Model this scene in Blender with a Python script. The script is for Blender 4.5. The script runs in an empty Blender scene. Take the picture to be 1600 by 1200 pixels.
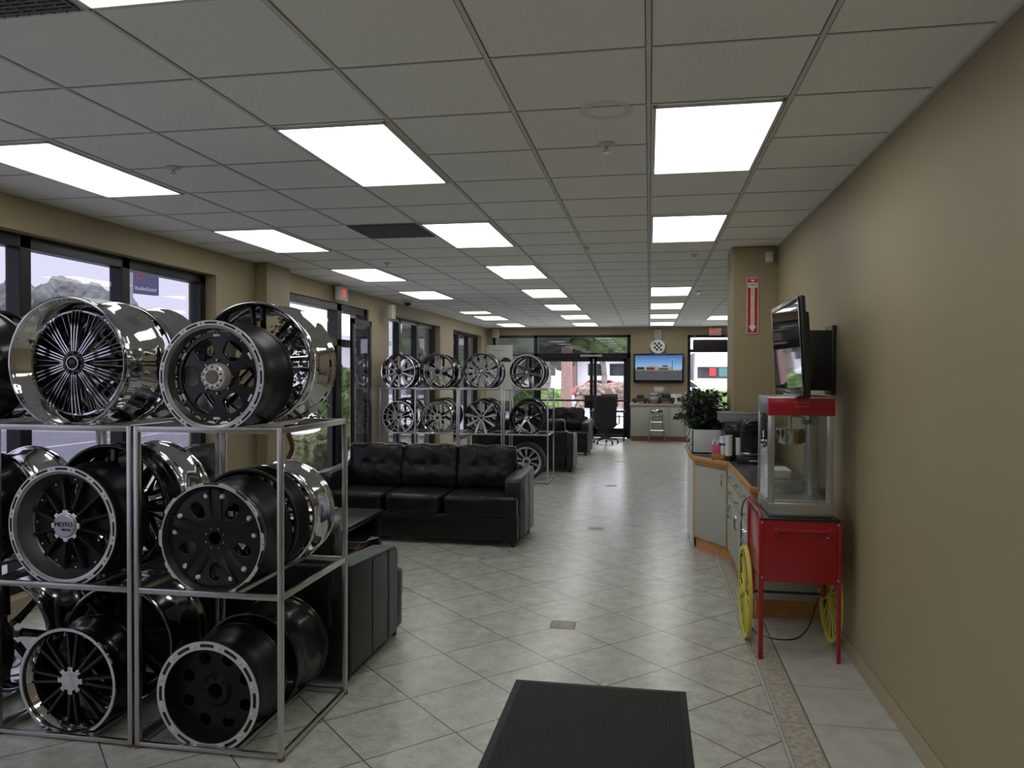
import bpy, bmesh, math, random
from mathutils import Vector, Matrix, noise
random.seed(7)
PI = math.pi
sc = bpy.context.scene
COL = sc.collection

# ---------------------------------------------------------------- camera
CAMZ, CE = 1.665, 2.87
cd = bpy.data.cameras.new('camera')
cam = bpy.data.objects.new('camera', cd)
COL.objects.link(cam)
cd.sensor_fit = 'HORIZONTAL'; cd.sensor_width = 36.0
cd.lens = 1203.6 / 1600.0 * 36.0
cd.clip_start = 0.05; cd.clip_end = 400
cam.location = (0, 0, CAMZ)
_yaw, _pit, _rol = math.radians(10.094), math.radians(-0.777), math.radians(0.144)
cam.matrix_world = (Matrix.Translation((0, 0, CAMZ)) @ Matrix.Rotation(_yaw, 4, 'Z') @ Matrix.Rotation(PI/2 + _pit, 4, 'X') @ Matrix.Rotation(_rol, 4, 'Z'))
sc.camera = cam

# ---------------------------------------------------------------- world, exposure
w = bpy.data.worlds.new('overcast_sky'); sc.world = w; w.use_nodes = True
nt = w.node_tree; nt.nodes.clear()
wo = nt.nodes.new('ShaderNodeOutputWorld'); bg = nt.nodes.new('ShaderNodeBackground')
tc = nt.nodes.new('ShaderNodeTexCoord'); nz = nt.nodes.new('ShaderNodeTexNoise'); rp = nt.nodes.new('ShaderNodeValToRGB')
nz.inputs['Scale'].default_value = 2.2; nz.inputs['Detail'].default_value = 4
rp.color_ramp.elements[0].color = (0.80, 0.80, 0.90, 1); rp.color_ramp.elements[1].color = (1.0, 1.0, 1.04, 1)
nt.links.new(tc.outputs['Generated'], nz.inputs['Vector']); nt.links.new(nz.outputs['Fac'], rp.inputs['Fac'])
nt.links.new(rp.outputs['Color'], bg.inputs['Color']); nt.links.new(bg.outputs[0], wo.inputs['Surface'])
bg.inputs['Strength'].default_value = 5.0
sc.view_settings.view_transform = 'Standard'; sc.view_settings.look = 'None'
sc.view_settings.gamma = 1; sc.view_settings.use_curve_mapping = False
sc.view_settings.exposure = 0.0
PANEL_GLOW = 4.1

# ---------------------------------------------------------------- materials
MATS = {}
def mat(name, col, rough=0.5, metal=0.0, coat=0.0, noise_amt=0.0, nscale=8.0, bump=0.0, bscale=60.0, emit=None, estr=0.0, spec=0.5):
    if name in MATS: return MATS[name]
    m = bpy.data.materials.new(name); m.use_nodes = True
    n = m.node_tree.nodes; L = m.node_tree.links; b = n['Principled BSDF']
    b.inputs['Base Color'].default_value = (*col, 1); b.inputs['Roughness'].default_value = rough
    b.inputs['Metallic'].default_value = metal; b.inputs['Coat Weight'].default_value = coat
    b.inputs['Coat Roughness'].default_value = 0.06; b.inputs['Specular IOR Level'].default_value = spec
    t = n.new('ShaderNodeTexCoord')
    if noise_amt > 0:
        q = n.new('ShaderNodeTexNoise'); q.inputs['Scale'].default_value = nscale; q.inputs['Detail'].default_value = 6
        r = n.new('ShaderNodeValToRGB')
        r.color_ramp.elements[0].position = .3; r.color_ramp.elements[1].position = .7
        r.color_ramp.elements[0].color = (*[c*(1-noise_amt) for c in col], 1)
        r.color_ramp.elements[1].color = (*[min(1, c*(1+noise_amt)) for c in col], 1)
        L.new(t.outputs['Object'], q.inputs['Vector']); L.new(q.outputs['Fac'], r.inputs['Fac']); L.new(r.outputs['Color'], b.inputs['Base Color'])
    if bump > 0:
        q2 = n.new('ShaderNodeTexNoise'); q2.inputs['Scale'].default_value = bscale; q2.inputs['Detail'].default_value = 3
        bp = n.new('ShaderNodeBump'); bp.inputs['Strength'].default_value = bump; bp.inputs['Distance'].default_value = 0.01
        L.new(t.outputs['Object'], q2.inputs['Vector']); L.new(q2.outputs['Fac'], bp.inputs['Height']); L.new(bp.outputs['Normal'], b.inputs['Normal'])
    if emit: 
        b.inputs['Emission Color'].default_value = (*emit, 1); b.inputs['Emission Strength'].default_value = estr
    MATS[name] = m
    return m

M_CHROME = mat('chrome', (.56, .56, .57), .07, 1.0)
M_MACH = mat('machined_aluminium', (.66, .66, .66), .32, .65)
M_BOLT = mat('bright_stud', (.70, .70, .68), .25, .4)
M_STEEL = mat('rack_tube_steel', (.50, .50, .49), .30, 1.0)
M_RUST = mat('rusted_foot', (.16, .10, .06), .7, .3, noise_amt=.5, nscale=60)
M_BLK = mat('gloss_black_paint', (.006, .006, .0065), .22, 0, .25, spec=.35)
M_MBLK = mat('satin_black_paint', (.007, .007, .0075), .45, spec=.3)
M_BARREL = mat('black_barrel_paint', (.006, .006, .0065), .36, spec=.35)
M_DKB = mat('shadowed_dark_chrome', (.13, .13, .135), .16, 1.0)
M_DKCH = mat('dark_chrome', (.30, .30, .31), .12, 1.0)
M_TIRE = mat('rubber', (.018, .018, .018), .7)
M_LEATH = mat('black_leather', (.006, .0055, .0055), .36, spec=.36, noise_amt=.15, nscale=5, bump=.45, bscale=16)
M_LEATH2 = mat('worn_black_leather', (.010, .010, .0105), .42, spec=.5, noise_amt=.2, nscale=4, bump=.3, bscale=30)
M_WOODB = mat('dark_stained_wood', (.02, .016, .014), .25, noise_amt=.3)
M_WALL = mat('tan_wall_paint', (.345, .285, .172), .55, noise_amt=.025, nscale=1.5, bump=.05, bscale=120)
M_BASE = mat('tan_baseboard_paint', (.37, .31, .20), .4)
M_FRAME = mat('dark_bronze_aluminium', (.012, .011, .013), .35, .3)
M_CEIL = mat('ceiling_tile', (.89, .895, .85), .9, noise_amt=.05, nscale=90, bump=.25, bscale=180)
M_TBAR = mat('ceiling_tee', (.66, .66, .63), .6)
M_TEESHADE = mat('ceiling_tee_shadow', (.16, .16, .15), .8)  # shadow along the ceiling tees, put in as a dark colour
M_RED = mat('red_enamel', (.35, .006, .016), .28, 0, .3)
M_SST = mat('stainless', (.55, .56, .57), .30, 1.0)
M_YEL = mat('yellow_enamel', (.62, .56, .07), .4)
M_LAM = mat('grey_green_laminate', (.40, .41, .34), .5, noise_amt=.03, nscale=20)
M_OAK = mat('honey_oak', (.52, .26, .075), .4, noise_amt=.18, nscale=14)
M_CTOP = mat('slate_countertop', (.085, .09, .09), .22, noise_amt=.25, nscale=40)
M_WHITE = mat('white_plastic', (.75, .75, .74), .4)
M_PAPER = mat('white_paper', (.80, .80, .78), .7)
M_CREAM = mat('cream_plastic', (.62, .58, .42), .45)
M_BPL = mat('black_plastic', (.015, .015, .016), .32)
M_GREY = mat('grey_plastic', (.22, .22, .23), .45)
M_PINK = mat('pink_packet', (.70, .10, .22), .5)
M_BLUE = mat('blue_print', (.04, .08, .35), .5)
M_GREENL = mat('leaf_green', (.032, .052, .030), .35, noise_amt=.5, nscale=12)
M_BARK = mat('red_brown_bark', (.10, .035, .02), .7, noise_amt=.4, nscale=25)
M_MATC = mat('charcoal_carpet', (.028, .028, .029), .95, noise_amt=.6, nscale=110, bump=.6, bscale=300)
M_RUB = mat('black_rubber_edge', (.007, .007, .007), .6)
M_WPAINT = mat('white_painted_panel', (.66, .68, .66), .5)
M_PLANTER = mat('white_planter_plastic', (.62, .64, .63), .35)
M_COPPER = mat('copper_kettle_band', (.38, .20, .09), .25, 1.0)
M_BRICK = mat('outside_red_brick', (.17, .09, .075), .9, noise_amt=.25, nscale=10)
M_ASPH = mat('outside_asphalt', (.27, .27, .30), .9, noise_amt=.08, nscale=2)
M_CONC = mat('outside_concrete', (.78, .77, .75), .9, noise_amt=.05, nscale=1)
M_HEDGE = mat('hedge_green', (.16, .24, .07), .8, noise_amt=.6, nscale=6)
M_HEDR = mat('hedge_red', (.27, .20, .16), .8, noise_amt=.5, nscale=5)
M_TREE = mat('street_tree_green', (.115, .135, .09), .8, noise_amt=.5, nscale=1.2)
M_TRUNK = mat('street_tree_trunk', (.25, .21, .18), .9, noise_amt=.3, nscale=8)
M_STUCCO = mat('outside_pale_stucco', (.72, .70, .72), .8)
M_ROOFR = mat('outside_red_roof', (.22, .075, .08), .8)
M_CARR = mat('red_car_paint', (.55, .03, .05), .3, 0, .5)
M_CARW = mat('white_car_paint', (.75, .75, .76), .3, 0, .5)
M_CARD = mat('dark_car_paint', (.03, .03, .04), .3, 0, .5)
M_CARG = mat('car_window', (.02, .025, .03), .1)
M_CHAIR = mat('office_chair_fabric', (.014, .013, .017), .75)
M_EXITR = mat('exit_letter_red', (.6, .02, .02), .4, emit=(1, .10, .08), estr=.7)
M_SIGNR = mat('sign_red', (.50, .02, .02), .4)
M_NAVY = mat('shop_sign_navy', (.10, .10, .20), .5)
M_TRIMW = mat('off_white_enamel', (.68, .66, .60), .4)
M_STAIN = mat('ceiling_stain', (.74, .73, .68), .9)
M_STRIPT = mat('accent_tile', (.38, .35, .29), .5, noise_amt=.35, nscale=35, bump=.4, bscale=60)
M_GROUT = mat('grout', (.17, .165, .15), .8)

def emis(name, col, s):
    m = bpy.data.materials.new(name); m.use_nodes = True; n = m.node_tree.nodes; n.clear()
    o = n.new('ShaderNodeOutputMaterial'); e = n.new('ShaderNodeEmission')
    e.inputs[0].default_value = (*col, 1); e.inputs[1].default_value = s
    m.node_tree.links.new(e.outputs[0], o.inputs[0]); return m
M_LIGHT = emis('fluorescent_diffuser', (1.0, 1.0, .96), PANEL_GLOW)

def glass(name, tint, ior=1.45):
    m = bpy.data.materials.new(name); m.use_nodes = True; n = m.node_tree.nodes; n.clear(); L = m.node_tree.links
    o = n.new('ShaderNodeOutputMaterial'); mx = n.new('ShaderNodeMixShader'); t = n.new('ShaderNodeBsdfTransparent'); g = n.new('ShaderNodeBsdfGlossy')
    t.inputs[0].default_value = (*tint, 1)
    g.inputs['Roughness'].default_value = 0.01; g.inputs[0].default_value = (.95, .95, .95, 1)
    # Schlick reflectance of a thin pane, the same from both sides
    ge = n.new('ShaderNodeNewGeometry'); dt = n.new('ShaderNodeVectorMath'); dt.operation = 'DOT_PRODUCT'
    L.new(ge.outputs['Normal'], dt.inputs[0]); L.new(ge.outputs['Incoming'], dt.inputs[1]); prev = dt.outputs['Value']
    for op, val in (('ABSOLUTE', None), ('SUBTRACT', 'r'), ('POWER', 5.0), ('MULTIPLY', .96), ('ADD', .04)):
        q = n.new('ShaderNodeMath'); q.operation = op
        if val == 'r': q.inputs[0].default_value = 1.0; L.new(prev, q.inputs[1])
        else:
            L.new(prev, q.inputs[0])
            if val is not None: q.inputs[1].default_value = val
        prev = q.outputs[0]
    L.new(prev, mx.inputs[0]); L.new(t.outputs[0], mx.inputs[1]); L.new(g.outputs[0], mx.inputs[2]); L.new(mx.outputs[0], o.inputs[0])
    return m
M_GLASS = glass('window_glass', (.93, .94, .97))
M_TGLASS = glass('tinted_window_glass', (.425, .425, .465))
M_CGLASS = glass('popper_glass', (.90, .92, .91))
M_LAMG = M_GLASS

def floor_material():
    m = bpy.data.materials.new('floor_tile'); m.use_nodes = True; n = m.node_tree.nodes; L = m.node_tree.links; b = n['Principled BSDF']
    tc = n.new('ShaderNodeTexCoord'); mp = n.new('ShaderNodeMapping'); mp.vector_type = 'POINT'
    s = 1/(0.323*math.sqrt(2))
    # rotate world coordinates 45 degrees about the first medallion, scale to one unit per tile
    mp2 = n.new('ShaderNodeMapping'); mp2.inputs['Location'].default_value = (0.554, -5.065, .5)
    mp.inputs['Rotation'].default_value = (0, 0, PI/4); mp.inputs['Scale'].default_value = (s, s, 1)
    L.new(tc.outputs['Object'], mp2.inputs['Vector']); L.new(mp2.outputs[0], mp.inputs['Vector'])
    sep = n.new('ShaderNodeSeparateXYZ'); L.new(mp.outputs[0], sep.inputs[0])
    def mth(op, a, bv=None):
        q = n.new('ShaderNodeMath'); q.operation = op
        if hasattr(a, 'links') or hasattr(a, 'node'): L.new(a, q.inputs[0])
        else: q.inputs[0].default_value = a
        if bv is not None:
            if hasattr(bv, 'node'): L.new(bv, q.inputs[1])
            else: q.inputs[1].default_value = bv
        return q.outputs[0]
    def edge(x):
        fr = mth('FRACT', x); d = mth('ABSOLUTE', mth('SUBTRACT', fr, .5)); return mth('GREATER_THAN', d, .5 - .0075)
    g = mth('MAXIMUM', edge(sep.outputs[0]), edge(sep.outputs[1]))
    fl = n.new('ShaderNodeVectorMath'); fl.operation = 'FLOOR'; L.new(mp.outputs[0], fl.inputs[0])
    wn = n.new('ShaderNodeTexWhiteNoise'); wn.noise_dimensions = '3D'; L.new(fl.outputs[0], wn.inputs['Vector'])
    n1 = n.new('ShaderNodeTexNoise'); n1.inputs['Scale'].default_value = 9; n1.inputs['Detail'].default_value = 5; n1.inputs['Roughness'].default_value = .6; n1.inputs['Distortion'].default_value = 0.0
    ad = n.new('ShaderNodeVectorMath'); ad.operation = 'MULTIPLY_ADD'; ad.inputs[1].default_value = (7, 7, 7)
    L.new(wn.outputs['Color'], ad.inputs[0]); L.new(tc.outputs['Object'], ad.inputs[2]); L.new(ad.outputs[0], n1.inputs['Vector'])
    n2 = n.new('ShaderNodeTexNoise'); n2.inputs['Scale'].default_value = 38; n2.inputs['Detail'].default_value = 4; L.new(ad.outputs[0], n2.inputs['Vector'])
    def mrange(x, lo_, hi_):
        q = n.new('ShaderNodeMapRange'); L.new(x, q.inputs['Value']); q.inputs['From Min'].default_value = lo_; q.inputs['From Max'].default_value = hi_; return q.outputs['Result']
    fc = mth('ADD', mth('MULTIPLY', mrange(n1.outputs['Fac'], .28, .72), .6), mth('MULTIPLY', mrange(n2.outputs['Fac'], .25, .75), .4))
    r = n.new('ShaderNodeMixRGB'); L.new(fc, r.inputs[0]); r.inputs[1].default_value = (.29, .295, .25, 1); r.inputs[2].default_value = (.60, .605, .555, 1)
    mx = n.new('ShaderNodeMixRGB'); L.new(g, mx.inputs[0]); L.new(r.outputs[0], mx.inputs[1]); mx.inputs[2].default_value = (.10, .096, .085, 1)
    L.new(mx.outputs[0], b.inputs['Base Color'])
    b.inputs['Roughness'].default_value = .26
    bp = n.new('ShaderNodeBump'); bp.inputs['Strength'].default_value = .35; bp.inputs['Distance'].default_value = .004; bp.invert = True
    h = g; L.new(h, bp.inputs['Height']); L.new(bp.outputs[0], b.inputs['Normal'])
    b.inputs['Specular IOR Level'].default_value = .85
    return m
M_FLOOR = floor_material()

# ---------------------------------------------------------------- mesh helpers
class MB:
    def __init__(s): s.bm = bmesh.new()
    def box(s, x0, x1, y0, y1, z0, z1, bev=0.0, seg=2, M=None):
        b = bmesh.new(); bmesh.ops.create_cube(b, size=1)
        for v in b.verts:
            v.co = Vector(((x0+x1)/2 + v.co.x*(x1-x0), (y0+y1)/2 + v.co.y*(y1-y0), (z0+z1)/2 + v.co.z*(z1-z0)))
        if bev > 0: bmesh.ops.bevel(b, geom=b.edges[:], offset=bev, segments=seg, affect='EDGES', profile=.5)
        return s.add(b, M)
    def add(s, b, M=None):
        if M is not None: bmesh.ops.transform(b, matrix=M, verts=b.verts)
        me = bpy.data.meshes.new('tmp'); b.to_mesh(me); b.free(); s.bm.from_mesh(me); bpy.data.meshes.remove(me); return s
    def cyl(s, p0, p1, r, r1=None, n=16, M=None):
        p0 = Vector(p0); p1 = Vector(p1); d = p1 - p0; b = bmesh.new()
        bmesh.ops.create_cone(b, cap_ends=True, segments=n, radius1=r, radius2=r if r1 is None else r1, depth=d.length)
        q = Vector((0, 0, 1)).rotation_difference(d.normalized()).to_matrix().to_4x4()
        bmesh.ops.transform(b, matrix=Matrix.Translation((p0+p1)/2) @ q, verts=b.verts)
        return s.add(b, M)
    def tube(s, pts, r, n=8, M=None, closed=False):
        pts = [Vector(p) for p in pts]; b = bmesh.new(); rings = []; N = len(pts)
        up = Vector((0, 0, 1))
        for i, p in enumerate(pts):
            a = pts[(i-1) % N] if (closed or i) else p; c = pts[(i+1) % N] if (closed or i < N-1) else p
            t = (c - a).normalized(); u = t.cross(up)
            if u.length < .05: u = t.cross(Vector((0, 1, 0)))
            u.normalize(); v = u.cross(t)
            rr = r[i] if isinstance(r, (list, tuple)) else r
            rings.append([b.verts.new(p + (u*math.cos(2*PI*k/n) + v*math.sin(2*PI*k/n))*rr) for k in range(n)])
        for i in range(N if closed else N-1):
            A, B = rings[i], rings[(i+1) % N]
            for k in range(n): b.faces.new((A[k], A[(k+1) % n], B[(k+1) % n], B[k]))
        if not closed: b.faces.new(rings[0]); b.faces.new(rings[-1][::-1])
        bmesh.ops.recalc_face_normals(b, faces=b.faces)
        return s.add(b, M)
    def lathe(s, prof, axis='Y', n=48, closed=True, M=None):
        """prof: (radius, height) pairs"""
        b = bmesh.new(); rings = []
        for (r, h) in prof:
            ring = []
            for k in range(n):
                a = 2*PI*k/n; c, q = math.cos(a)*r, math.sin(a)*r
                ring.append(b.verts.new((c, h, q) if axis == 'Y' else (c, q, h)))
            rings.append(ring)
        m = len(rings)
        for i in range(m if closed else m-1):
            A, B = rings[i], rings[(i+1) % m]
            for k in range(n): b.faces.new((A[k], A[(k+1) % n], B[(k+1) % n], B[k]))
        if not closed:
            for ring in (rings[0], rings[-1]):
                if (ring[0].co - ring[1].co).length > 1e-5: b.faces.new(ring)
        bmesh.ops.remove_doubles(b, verts=b.verts, dist=1e-6)
        bmesh.ops.recalc_face_normals(b, faces=b.faces)
        return s.add(b, M)
    def prism(s, pts, z0, z1, M=None, bev=0):
        b = bmesh.new(); A = [b.verts.new((x, y, z0)) for x, y in pts]; B = [b.verts.new((x, y, z1)) for x, y in pts]
        b.faces.new(A[::-1]); b.faces.new(B); n = len(pts)
        for i in range(n): b.faces.new((A[i], A[(i+1) % n], B[(i+1) % n], B[i]))
        bmesh.ops.recalc_face_normals(b, faces=b.faces)
        if bev: bmesh.ops.bevel(b, geom=b.edges[:], offset=bev, segments=2, affect='EDGES', profile=.5)
        return s.add(b, M)
    def bar(s, pts, M=None):
        """chain of rectangular sections; each: centre Vector, side Vector (half), thick Vector (half)"""
        b = bmesh.new(); rings = []
        for c, sd, th in pts:
            rings.append([b.verts.new(c+sd+th*.55), b.verts.new(c+sd*.55-th), b.verts.new(c-sd*.55-th), b.verts.new(c-sd+th*.55), b.verts.new(c-sd*.8+th), b.verts.new(c+sd*.8+th)])
        for i in range(len(rings)-1):
            A, B = rings[i], rings[i+1]; n = len(A)
            for k in range(n): b.faces.new((A[k], A[(k+1) % n], B[(k+1) % n], B[k]))
        b.faces.new(rings[0]); b.faces.new(rings[-1][::-1]); bmesh.ops.recalc_face_normals(b, faces=b.faces)
        return s.add(b, M)
    def sphere(s, c, r, sc_=(1, 1, 1), u=16, v=10, M=None):
        b = bmesh.new(); bmesh.ops.create_uvsphere(b, u_segments=u, v_segments=v, radius=r)
        bmesh.ops.transform(b, matrix=Matrix.Translation(c) @ Matrix.Diagonal((*sc_, 1)), verts=b.verts); return s.add(b, M)
    def build(s, name, m, parent=None, smooth=35, loc=None, rot=None):
        me = bpy.data.meshes.new(name); s.bm.to_mesh(me); s.bm.free()
        if smooth:
            me.polygons.foreach_set('use_smooth', [True]*len(me.polygons))
            try: me.set_sharp_from_angle(angle=math.radians(smooth))
            except Exception: pass
        return link(name, me, m, parent, loc, rot)

def link(name, me, m, parent=None, loc=None, rot=None):
    if m is not None and not me.materials: me.materials.append(m)
    o = bpy.data.objects.new(name, me); COL.objects.link(o)
    if loc is not None: o.location = loc
    if rot is not None: o.rotation_euler = rot
    if parent is not None: o.parent = parent
    return o

def tag(o, label, cat, group=None, kind=None):
    o['label'] = label; o['category'] = cat
    if group: o['group'] = group
    if kind: o['kind'] = kind
    return o
def thing(name, label, cat, loc=(0, 0, 0), rz=0, group=None):
    o = bpy.data.objects.new(name, None); COL.objects.link(o); o.empty_display_size = .1
    o.location = loc; o.rotation_euler = (0, 0, rz)
    return tag(o, label, cat, group)
def struct(name, mb, m, parent=None, smooth=0):
    o = mb.build(name, m, parent, smooth)
    if parent is None: o['kind'] = 'structure'
    return o
def sbox(name, x0, x1, y0, y1, z0, z1, m, parent=None, bev=0):
    return struct(name, MB().box(x0, x1, y0, y1, z0, z1, bev), m, parent)
def dup(root, loc, rz=None, label=None, group=None):
    r = root.copy(); COL.objects.link(r); r.location = loc
    if rz is not None: r.rotation_euler = (0, 0, rz)
    if label: r['label'] = label
    if group: r['group'] = group
    for ch in KIDS(root):
        c = ch.copy(); COL.objects.link(c); c.parent = r
        for g in KIDS(ch):
            d = g.copy(); COL.objects.link(d); d.parent = c
    return r
def KIDS(o): return [c for c in bpy.data.objects if c.parent == o]

def plate(loops, thick, bev=0.0, res=1):
    """flat plate with holes in the XZ plane facing -Y (front at y=0, back at y=thick). loops: lists of (x,z)"""
    cu = bpy.data.curves.new('plate', 'CURVE'); cu.dimensions = '2D'; cu.fill_mode = 'BOTH'; cu.extrude = max(thick/2 - bev, 1e-4)
    cu.bevel_depth = bev; cu.bevel_resolution = 1; cu.offset = -bev
    for lp in loops:
        sp = cu.splines.new('POLY'); sp.points.add(len(lp)-1); sp.use_cyclic_u = True
        for i, (x, z) in enumerate(lp): sp.points[i].co = (x, z, 0, 1)
    o = bpy.data.objects.new('tmp', cu); me = bpy.data.meshes.new_from_object(o)
    bpy.data.objects.remove(o); bpy.data.curves.remove(cu)
    me.transform(Matrix.Translation((0, thick/2, 0)) @ Matrix.Rotation(PI/2, 4, 'X'))
    return me
def text_mesh(s, size, thick=.001, align='CENTER', xs=1.0):
    cu = bpy.data.curves.new('t', 'FONT'); cu.body = s; cu.size = size; cu.extrude = thick/2; cu.align_x = align; cu.align_y = 'CENTER'
    o = bpy.data.objects.new('tmp', cu); me = bpy.data.meshes.new_from_object(o)
    bpy.data.objects.remove(o); bpy.data.curves.remove(cu)
    me.transform(Matrix.Rotation(PI/2, 4, 'X') @ Matrix.Diagonal((xs, 1, 1, 1)))   # reads from -Y
    return me
def circ(r, n=48, cx=0, cz=0, ph=0): return [(cx + r*math.cos(2*PI*k/n+ph), cz + r*math.sin(2*PI*k/n+ph)) for k in range(n)]
def slot(r, a0, a1, hw, n=8):
    """rounded arc slot around radius r"""
    o = [((r+hw)*math.cos(a0+(a1-a0)*k/n), (r+hw)*math.sin(a0+(a1-a0)*k/n)) for k in range(n+1)]
    i = [((r-hw)*math.cos(a1-(a1-a0)*k/n), (r-hw)*math.sin(a1-(a1-a0)*k/n)) for k in range(n+1)]
    return o + i

def cushion(sx, sy, sz, puff=.25, seg=14, dimples=(), wrinkle=.004, seed=0, pw=4.0):
    """rounded pillow block centred at origin; dimples: (x,z) on the -y face"""
    b = bmesh.new(); bmesh.ops.create_cube(b, size=2)
    bmesh.ops.subdivide_edges(b, edges=b.edges[:], cuts=seg, use_grid_fill=True)
    for v in b.verts:
        c = v.co.copy()
        # superellipsoid-like rounding of edges
        m = max(abs(c.x), abs(c.y), abs(c.z)); L = (abs(c.x)**pw + abs(c.y)**pw + abs(c.z)**pw)**(1/pw)
        k = 1/L*m if L else 1
        c = c*(1 - (1-k)*.95)
        # puff: faces swell in the middle
        ex = (1-c.x**2)*(1-c.z**2); 
        c.y *= (1 - puff) + puff*max(ex, 0)**.5
        p = Vector((c.x*sx/2, c.y*sy/2, c.z*sz/2))
        if v.co.y < 0:
            for (dx, dz) in dimples:
                d = math.hypot(p.x-dx, p.z-dz); p.y += .034*math.exp(-(d/.035)**2) + .012*math.exp(-(d/.09)**2)
        nn = noise.noise(p*7 + Vector((seed*3.1, 0, 0))); p += v.co.normalized()*nn*wrinkle*2.2 + v.co.normalized()*noise.noise(p*19+Vector((seed, 5, 0)))*wrinkle
        v.co = p
    return b

# ---------------------------------------------------------------- room shell
G = 0.6096; GX0, GY0 = -0.0078, 2.8996
WR, WL, YE, YB, XF = 1.18, -4.22, 20.0, -4.5, 3.6
sbox('floor', WL-.2, XF+.2, YB, YE+.2, -.1, 0, M_FLOOR)
sbox('ceiling', WL-.2, XF+.2, YB, YE+.2, CE, CE+.1, M_CEIL)
sbox('wall_right', WR, WR+.2, YB, 7.55, 0, CE, M_WALL)
struct('wall_pier', MB().box(.765, XF, 7.55, 7.95, 0, CE, .02), M_WALL)
sbox('wall_far_right', XF, XF+.2, 7.95, YE, 0, CE, M_WALL)
sbox('wall_rear', WL-.2, WR+.2, YB-.2, YB, 0, CE, M_WALL)
# left wall with openings
ZT = 2.63
lw = MB()
for y0, y1, z0, z1 in ((YB, -1.5, 0, CE), (-1.5, 7.0, ZT, CE), (-1.5, 7.0, 0, .12), (7.0, 8.47, 0, CE), (8.47, 11.2, ZT, CE), (11.2, 12.13, 0, CE),
                       (12.13, 15.3, ZT, CE), (12.13, 15.3, 0, .12), (15.3, 16.35, 0, CE), (16.35, 19.3, ZT, CE), (16.35, 19.3, 0, .12), (19.3, YE, 0, CE)):
    lw.box(WL-.3, WL, y0, y1, z0, z1)
struct('wall_left', lw, M_WALL)
struct('wall_column', MB().box(WL, -4.09, 7.78, 8.33, 0, CE, .008), M_WALL)
ew = MB()
for x0, x1, z0, z1 in ((WL-.2, -4.08, 0, CE), (-4.08, -.47, 2.67, CE), (-.47, .955, 0, CE), (.955, 2.5, 2.655, CE), (.955, 2.5, 0, .12), (2.5, XF+.2, 0, CE)):
    ew.box(x0, x1, YE, YE+.25, z0, z1)
struct('wall_end', ew, M_WALL)
bb = MB().box(WR-.014, WR, YB, 7.55, 0, .085, .004).box(WR-.018, WR, YB, 7.55, 0, .03, .003)
struct('baseboard_right', bb, M_BASE)
struct('baseboard_left', MB().box(WL, WL+.012, 7.0, 7.78, 0, .085).box(WL, WL+.012, 11.2, 12.13, 0, .085).box(WL, WL+.012, 15.3, 16.35, 0, .085), M_BASE)
# ceiling tee grid; wider dark strips paint the shadow lines beside the tees
tb = MB(); gv = MB()
for c in range(-7, 7):
    x = GX0 + c*G
    if x > XF or x < WL: continue
    y1 = YE if x < .76 else (7.55 if x < WR else YE)
    y0 = YB if x < WR else 7.95
    gv.box(x-.013, x+.013, y0, y1, CE-.0012, CE+.002); tb.box(x-.0085, x+.0085, y0, y1, CE-.004, CE)
for r in range(-12, 29):
    y = GY0 + r*G
    if y > YE: continue
    x1 = WR if y < 7.55 else XF
    gv.box(WL, x1, y-.008, y+.008, CE-.001, CE+.002); tb.box(WL, x1, y-.0045, y+.0045, CE-.0035, CE)
g = struct('trim_1', gv, M_TEESHADE); struct('trim_2', tb, M_TBAR)
struct('trim_3', MB().box(WR-.018, WR, YB, 7.55, CE-.012, CE).box(WL, WL+.018, YB, YE, CE-.012, CE).box(WL, XF, YE-.018, YE, CE-.012, CE), M_TBAR)

# floor accents: medallions and border strip
md = MB(); mg = MB()
k = 0
for cx, cy in [(-.554, 5.065 + 3.23*q) for q in (-2, -1, 0, 1, 2, 3, 4)] + [(-1.568, 6.70), (-1.568, 9.93), (-1.568, 16.39)]:
    mg.box(cx-.083, cx+.083, cy-.083, cy+.083, 0, .0006); md.box(cx-.077, cx+.077, cy-.077, cy+.077, 0, .0012)
struct('trim_4', mg, M_GROUT); struct('trim_5', md, M_STRIPT)
M_BORDT = mat('border_floor_tile', (.47, .475, .43), .32, noise_amt=.14, nscale=9)
sg = MB().box(.600, WR-.018, YB, 7.3, 0, .0006); struct('trim_6', sg, M_GROUT)
st = MB(); bt = MB(); ed = MB()
y = 4.30 - .462*20
while y < 7.3:
    y1 = min(y + .462, 7.3)
    if y1 > YB and y1 - y > .05:
        st.box(.622, .757, max(y+.003, YB), y1-.003, 0, .0014)
        bt.box(.768, WR-.019, max(y+.003, YB), y1-.003, 0, .0012)
    y += .462
ed.box(.603, .618, YB, 7.3, 0, .0014)
struct('trim_7', st, M_STRIPT); struct('trim_8', bt, M_BORDT); struct('trim_9', ed, M_BORDT)

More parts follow.
